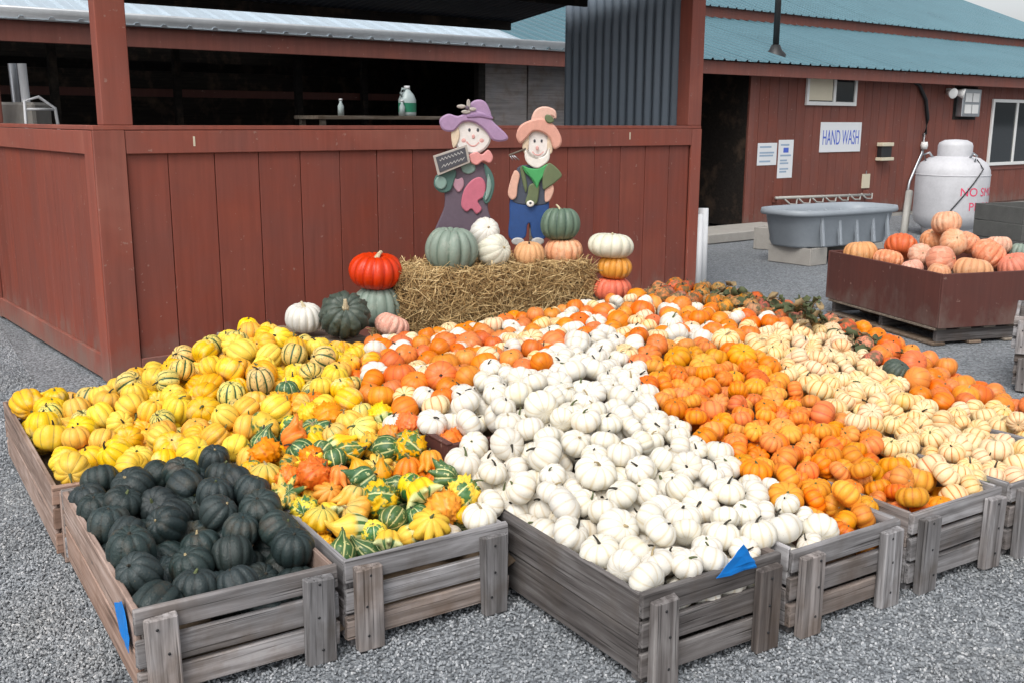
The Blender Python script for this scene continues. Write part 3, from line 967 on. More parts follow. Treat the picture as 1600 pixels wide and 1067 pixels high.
# blue tape
def tape(name, pts, label):
    n = len(pts)
    me = mesh(name, [tuple(p) for p in pts], [tuple(range(n))])
    bm = bmesh.new(); bm.from_mesh(me); bmesh.ops.triangulate(bm, faces=bm.faces)
    bmesh.ops.subdivide_edges(bm, edges=bm.edges, cuts=2, use_grid_fill=True)
    for v in bm.verts:
        v.co += Vector((rnd.uniform(-1, 1), rnd.uniform(-1, 1), rnd.uniform(-1, 1))) * .0022
    bm.to_mesh(me); bm.free()
    o = obj(name, me, M['bluetape'])
    o.modifiers.new('thick', 'SOLIDIFY').thickness = .0012
    return tag(o, label, 'tape')
tape('blue_tape', [C2W(-.006, .10, .268), C2W(-.006, .19, .225), C2W(-.007, .165, .175), C2W(-.007, .10, .15), C2W(-.007, .04, .145), C2W(-.006, .045, .21)], 'blue tape stuck on the left side of the dark squash crate')
tape('blue_tape', [C2W(1.42, -.618, .262), C2W(1.575, -.618, .262), C2W(1.56, -.624, .285), C2W(1.505, -.632, .352), C2W(1.45, -.625, .30)], 'triangular blue tape standing up on the white pumpkin crate rim')

# ------------------------------------------------------------------ pumpkins, squash and gourds
def gourd_mesh(name, ribs=10, depth=.10, asp=.8, dimple=.10, seg=4, rings=16, prof=None, prong=0.0, lump=0.02, sharp=.55, seed=0, wart=0.0, bend=0.0, scallop=0.0):
    """unit diameter fruit with 'rib' (0 groove, 1 crest) and 'lat' (-1..1) attributes"""
    r_ = random.Random(seed)
    nseg = ribs * seg
    off = Vector((r_.uniform(0, 50), r_.uniform(0, 50), r_.uniform(0, 50)))
    vs, rb, lt, fs = [], [], [], []
    ribw = [r_.uniform(.75, 1.25) for _ in range(ribs)]
    for i in range(rings + 1):
        ph = PI * i / rings
        if prof:
            rr, zz = prof(i / rings)
        else:
            rr = .5 * math.sin(ph) ** .75 if 0 < i < rings else 0.0
            zz = .5 * asp * math.cos(ph)
            zz -= dimple * math.exp(-(rr / .16) ** 2) * (1 if zz > 0 else -.6)
        for j in range(nseg):
            th = 2 * PI * j / nseg
            k = j // seg
            f = (j % seg) / seg
            rib = abs(math.sin(PI * f)) ** sharp
            sp = math.sin(ph)
            dd = depth * ribw[k]
            s = 1 - dd * (1 - rib) * sp ** .5
            z = zz + (dd * .35 * (rib - .5) * abs(math.cos(ph)) * asp * .5 if i not in (0, rings) else 0)
            if prong:
                band = math.exp(-((i / rings - .66) / .09) ** 2)
                pk = max(0, math.sin(PI * f)) ** 3
                s *= 1 + prong * band * pk * ribw[k]
                z -= prong * .35 * band * pk
            if scallop:
                s *= 1 + scallop * (rib - .5) * math.exp(-((i / rings - .5) / .2) ** 2)
            p = Vector((rr * s * math.cos(th), rr * s * math.sin(th), z))
            nz = noise.noise(p * 2.2 + off)
            p *= 1 + lump * nz * 2
            if wart:
                w = max(0, noise.noise(p * 13 + off) - .12)
                p *= 1 + wart * w
            if bend:
                q = max(0, p.z - .05)
                p.x += bend * q * q * 3
            vs.append(tuple(p)); rb.append(rib); lt.append(max(-1, min(1, zz / (.5 * asp if not prof else .65))))
    for i in range(rings):
        for j in range(nseg):
            a = i * nseg + j; b = i * nseg + (j + 1) % nseg
            fs.append((a, a + nseg, b + nseg, b))
    me = mesh(name, vs, fs, True)
    for nm, data in (('rib', rb), ('lat', lt)):
        at = me.attributes.new(nm, 'FLOAT', 'POINT')
        at.data.foreach_set('value', data)
    return me

def stem_mesh(seed, length=.2, r0=.055, curl=.5):
    q = random.Random(seed)
    pts, rs = [], []
    a = q.uniform(0, 6.28)
    p = Vector((0, 0, -.02)); d = Vector((0, 0, 1))
    n = 6
    for i in range(n + 1):
        t = i / n
        pts.append(p.copy())
        rs.append(r0 * (1.25 - 1.3 * t + .62 * t * t) if i else r0 * 1.7)
        d = (d + Vector((math.cos(a), math.sin(a), 0)) * curl * .35).normalized()
        p += d * length / n
    return tube(pts, rs, 6, 'stem')
STEMS = {'short': [stem_mesh(s, .13, .045, .4) for s in range(4)], 'long': [stem_mesh(10 + s, .28, .04, .75) for s in range(5)], 'thick': [stem_mesh(20 + s, .2, .06, .6) for s in range(4)], 'stub': [stem_mesh(30 + s, .07, .045, .3) for s in range(3)]}

def skin(name, base, groove, gpos=(.0, .45), rough=.45, hue=.02, val=.22, sat=.15, extra=None, spec=.4, bumpy=.12, blotch=None):
    t = NT(name)
    r = t.rand()
    r2 = t.math('FRACT', t.math('MULTIPLY', r, 17.31))
    r3 = t.math('FRACT', t.math('MULTIPLY', r, 91.7))
    co = t.coord(rand=40.0)
    n = t.noise(co, 3.2, 5, .6)
    n2 = t.noise(co, 22, 4, .6)
    rib = t.math('ADD', t.attr('rib'), t.math('MULTIPLY', t.math('SUBTRACT', n, .5), .35))
    f = t.sramp(rib, gpos[1], gpos[0])
    c = t.mix(f, base, groove)
    if blotch:
        bl = t.sramp(t.noise(co, 1.7, 4, .6), .52, .66)
        c = t.mix(t.math('MULTIPLY', bl, t.math('MULTIPLY', r3, blotch[1])), c, blotch[0])
    if extra:
        c = extra(t, c, co, r2, r3)
    sp = t.sramp(t.noise(co, 34, 2, .5), .68, .74)
    c = t.mix(t.math('MULTIPLY', sp, .45), c, (.22, .15, .08))
    v = t.math('ADD', t.math('MULTIPLY', r2, val), t.math('ADD', t.math('MULTIPLY', n, .24), 1 - val * .5 - .12))
    h = t.math('ADD', t.math('MULTIPLY', t.math('SUBTRACT', r, .5), hue * 2), .5)
    s = t.math('ADD', t.math('MULTIPLY', r3, sat), 1 - sat * .6)
    c = t.hsv(c, h, s, v)
    t.bump(t.math('ADD', n2, t.math('MULTIPLY', n, .6)), bumpy, .02)
    return t.fin(c, t.math('ADD', t.math('MULTIPLY', n2, .3), rough - .15), 0, spec)

def two_tone(col2, lo, hi, stripe=None):
    def ex(t, c, co, r2, r3):
        l = t.math('ADD', t.attr('lat'), t.math('MULTIPLY', t.math('SUBTRACT', t.noise(co, 5, 3, .6), .5), .35))
        low = col2
        if stripe:
            low = t.mix(t.sramp(t.attr('rib'), .45, .7), col2, stripe)
        return t.mix(t.sramp(l, hi, lo), c, low)
    return ex
def flecks(col2, thr=.6, amt=.8, sc=9):
    def ex(t, c, co, r2, r3):
        return t.mix(t.math('MULTIPLY', t.sramp(t.noise(co, sc, 4, .65), thr, thr + .07), amt), c, col2)
    return ex
K = {}
K['W'] = skin('white pumpkin skin', (.71, .675, .59), (.62, .53, .37), (.0, .5), .48, .008, .14, .25, blotch=((.74, .62, .40), .45))
K['O'] = skin('small orange pumpkin skin', (.72, .235, .012), (.56, .125, .006), (.0, .45), .5, .02, .34, .1)
K['C'] = skin('cream striped pumpkin skin', (.76, .56, .30), (.60, .19, .03), (.12, .40), .45, .012, .16, .3, blotch=((.76, .50, .16), .6))
K['M'] = skin('plain orange pumpkin skin', (.70, .185, .010), (.58, .12, .008), (.0, .4), .42, .014, .28, .1)
K['D'] = skin('weathered orange pumpkin skin', (.50, .155, .025), (.26, .10, .03), (.0, .5), .65, .03, .5, .3, flecks((.10, .095, .035), .48, .85, 3.5))
K['Y'] = skin('yellow squash skin', (.82, .47, .016), (.42, .27, .03), (.02, .32), .45, .02, .2, .12, blotch=((.80, .62, .28), .75))
K['Ys'] = skin('green striped squash skin', (.68, .50, .14), (.035, .09, .03), (.28, .5), .42, .02, .2, .1, flecks((.05, .11, .035), .56, .8, 8))
K['B'] = skin('dark squash skin', (.022, .036, .036), (.009, .016, .015), (.0, .5), .44, .03, .5, .3, flecks((.05, .065, .055), .60, .6, 14), .4, .25, blotch=((.20, .10, .03), .16))
K['Gy'] = skin('yellow gourd skin', (.82, .48, .03), (.75, .36, .02), (.0, .5), .4, .02, .2, .1, two_tone((.05, .13, .03), -.35, -.15, (.55, .56, .25)))
K['Gg'] = skin('green gourd skin', (.045, .12, .035), (.56, .56, .24), (.1, .42), .4, .03, .3, .2, flecks((.62, .60, .25), .58, .8, 7))
K['Gp'] = skin('patched gourd skin', (.06, .15, .04), (.58, .58, .26), (.1, .45), .4, .03, .3, .15, flecks((.80, .47, .03), .46, 1.0, 2.2))
K['Go'] = skin('orange gourd skin', (.74, .22, .015), (.62, .14, .01), (.0, .5), .42, .02, .25, .1)
K['Gw'] = skin('winged gourd skin', (.72, .56, .12), (.10, .20, .05), (.05, .5), .42, .03, .2, .1, two_tone((.80, .48, .04), .1, .45, None))
K['red'] = skin('red pumpkin skin', (.62, .045, .012), (.45, .025, .01), (.0, .4), .4, .004, .1, .1)
K['sage'] = skin('grey green pumpkin skin', (.21, .27, .22), (.12, .175, .135), (.0, .5), .5, .01, .12, .1, flecks((.30, .34, .28), .55, .5, 5))
K['dkgreen'] = skin('dark green pumpkin skin', (.055, .075, .058), (.03, .045, .034), (.0, .5), .5, .01, .1, .1, flecks((.11, .13, .10), .55, .6, 8))
K['green'] = skin('green pumpkin skin', (.11, .165, .115), (.045, .085, .06), (.0, .55), .45, .01, .1, .1)
K['bwhite'] = skin('big white pumpkin skin', (.66, .64, .58), (.54, .50, .40), (.0, .4), .5, .004, .1, .2)
K['ivory'] = skin('ivory pumpkin skin', (.66, .64, .52), (.50, .50, .38), (.0, .45), .5, .004, .1, .2)
K['pink'] = skin('salmon pumpkin skin', (.70, .30, .17), (.55, .20, .11), (.0, .4), .55, .012, .2, .3, flecks((.74, .47, .32), .5, .5, 4), .3, .3)
K['rosy'] = skin('rosy pumpkin skin', (.64, .14, .07), (.48, .09, .05), (.0, .4), .5, .01, .15, .2, flecks((.68, .30, .19), .58, .5, 4))
K['tanp'] = skin('tan orange pumpkin skin', (.68, .30, .09), (.52, .20, .05), (.0, .4), .55, .012, .15, .25, flecks((.68, .42, .22), .55, .5, 4))
ST = {'tan': simple('tan stem', (.36, .28, .15), .8, .3, 6, .4, .02), 'green': simple('green stem', (.10, .12, .045), .75, .3, 6, .4, .02), 'dark': simple('dark stem', (.035, .03, .02), .8, .3, 6, .4, .02), 'straw': simple('straw coloured stem', (.50, .42, .27), .8, .2, 6, .4, .02)}

MS = {}
MS['W'] = [gourd_mesh('white_pumpkin', n, d, a, .09, 4, 14, seed=s, lump=.03) for s, (n, d, a) in enumerate([(9, .08, .76), (10, .07, .72), (8, .09, .74), (10, .06, .84), (9, .07, .68), (11, .08, .78)])]
MS['O'] = [gourd_mesh('orange_pumpkin', n, d, a, .10, 4, 12, seed=20 + s, lump=.03) for s, (n, d, a) in enumerate([(8, .15, .70), (9, .13, .74), (10, .14, .66), (8, .12, .76), (9, .16, .68)])]
MS['C'] = [gourd_mesh('cream_pumpkin', n, d, a, .11, 5, 12, seed=40 + s, lump=.03) for s, (n, d, a) in enumerate([(10, .11, .72), (9, .12, .70), (11, .10, .76), (10, .12, .66)])]
MS['M'] = [gourd_mesh('plain_pumpkin', n, d, a, .05, 4, 14, seed=60 + s, lump=.04) for s, (n, d, a) in enumerate([(10, .04, .88), (11, .05, .80), (9, .035, .95), (10, .06, .84)])]
MS['D'] = MS['M']
MS['Y'] = [gourd_mesh('yellow_squash', n, d, a, .07, 5, 14, seed=80 + s, lump=.04) for s, (n, d, a) in enumerate([(9, .13, .88), (10, .12, .80), (9, .14, .95), (8, .13, .84)])]
MS['B'] = [gourd_mesh('dark_squash', n, d, a, .08, 5, 16, seed=100 + s, lump=.03) for s, (n, d, a) in enumerate([(10, .12, .88), (11, .11, .82), (9, .12, .94), (10, .10, .86)])]
def pear(t):
    ph = PI * t
    z = .62 * math.cos(ph)
    r = math.sin(ph) ** .8 if 0 < t < 1 else 0
    return r * (.43 if z < 0 else .43 - .30 * min(1, z / .45) ** 1.1 if z < .45 else .15), z - .05
def squat(t):
    ph = PI * t
    return (.5 * math.sin(ph) ** .6 if 0 < t < 1 else 0), .28 * math.cos(ph) + (.08 * math.exp(-((t) / .14) ** 2))
G_KINDS = [
    ('pear_gourd', [gourd_mesh('pear_gourd', 9, .05, 1.2, 0, 4, 16, prof=pear, seed=s, bend=b, lump=.04) for s, b in ((1, .0), (2, .5), (3, .3))], ['Gy', 'Gg', 'Gp', 'Go', 'Gg'], 'pear shaped'),
    ('winged_gourd', [gourd_mesh('winged_gourd', 8, .16, .85, .03, 6, 20, prong=.7, seed=s, lump=.04) for s in (4, 5, 6)], ['Gg', 'Gy', 'Gp', 'Go', 'Gw'], 'winged'),
    ('striped_gourd', [gourd_mesh('striped_gourd', 9, .08, .9, .05, 5, 14, seed=s, lump=.05) for s in (7, 8)], ['Gg', 'Gg', 'Gp'], 'round striped'),
    ('warty_gourd', [gourd_mesh('warty_gourd', 8, .08, .9, .04, 7, 24, seed=s, wart=.55, lump=.07) for s in (9, 10)], ['Go', 'Gp', 'Gy', 'Go'], 'warty'),
    ('scalloped_gourd', [gourd_mesh('scalloped_gourd', 9, .12, .6, .02, 6, 16, prof=squat, scallop=.35, seed=s, lump=.03) for s in (12, 13)], ['Gy', 'Gp', 'Go', 'Gw'], 'scalloped'),
]
GCOL = {'Gp': 'green and yellow patched', 'Gy': 'yellow', 'Gg': 'dark green and cream', 'Go': 'orange', 'Gw': 'yellow green'}

def fruit(name, me, mat, loc, quat, dia, stem=None, stem_mat=None, top=None):
    o = bpy.data.objects.new(name, me)
    COL.objects.link(o)
    if not me.materials: me.materials.append(mat)
    if me.materials[0] is not mat:
        o.material_slots[0].link = 'OBJECT'
        o.material_slots[0].material = mat
    o.location = loc
    o.rotation_mode = 'QUATERNION'
    o.rotation_quaternion = quat
    o.scale = tuple(dia * rnd.uniform(.93, 1.06) for _ in range(3))
    if stem is not None:
        s = bpy.data.objects.new('stem', stem)
        COL.objects.link(s)
        if not stem.materials: stem.materials.append(stem_mat)
        if stem.materials[0] is not stem_mat:
            s.material_slots[0].link = 'OBJECT'
            s.material_slots[0].material = stem_mat
        s.parent = o
        zt = top if top is not None else max(v.co.z for v in me.vertices if v.co.x ** 2 + v.co.y ** 2 < .003)
        s.location = (0, 0, zt)
        s.rotation_euler = (0, 0, rnd.uniform(0, 6.28))
    return o
_tops = {}
def top_of(me):
    if me.name not in _tops:
        _tops[me.name] = max(v.co.z for v in me.vertices if v.co.x ** 2 + v.co.y ** 2 < .003)
    return _tops[me.name]

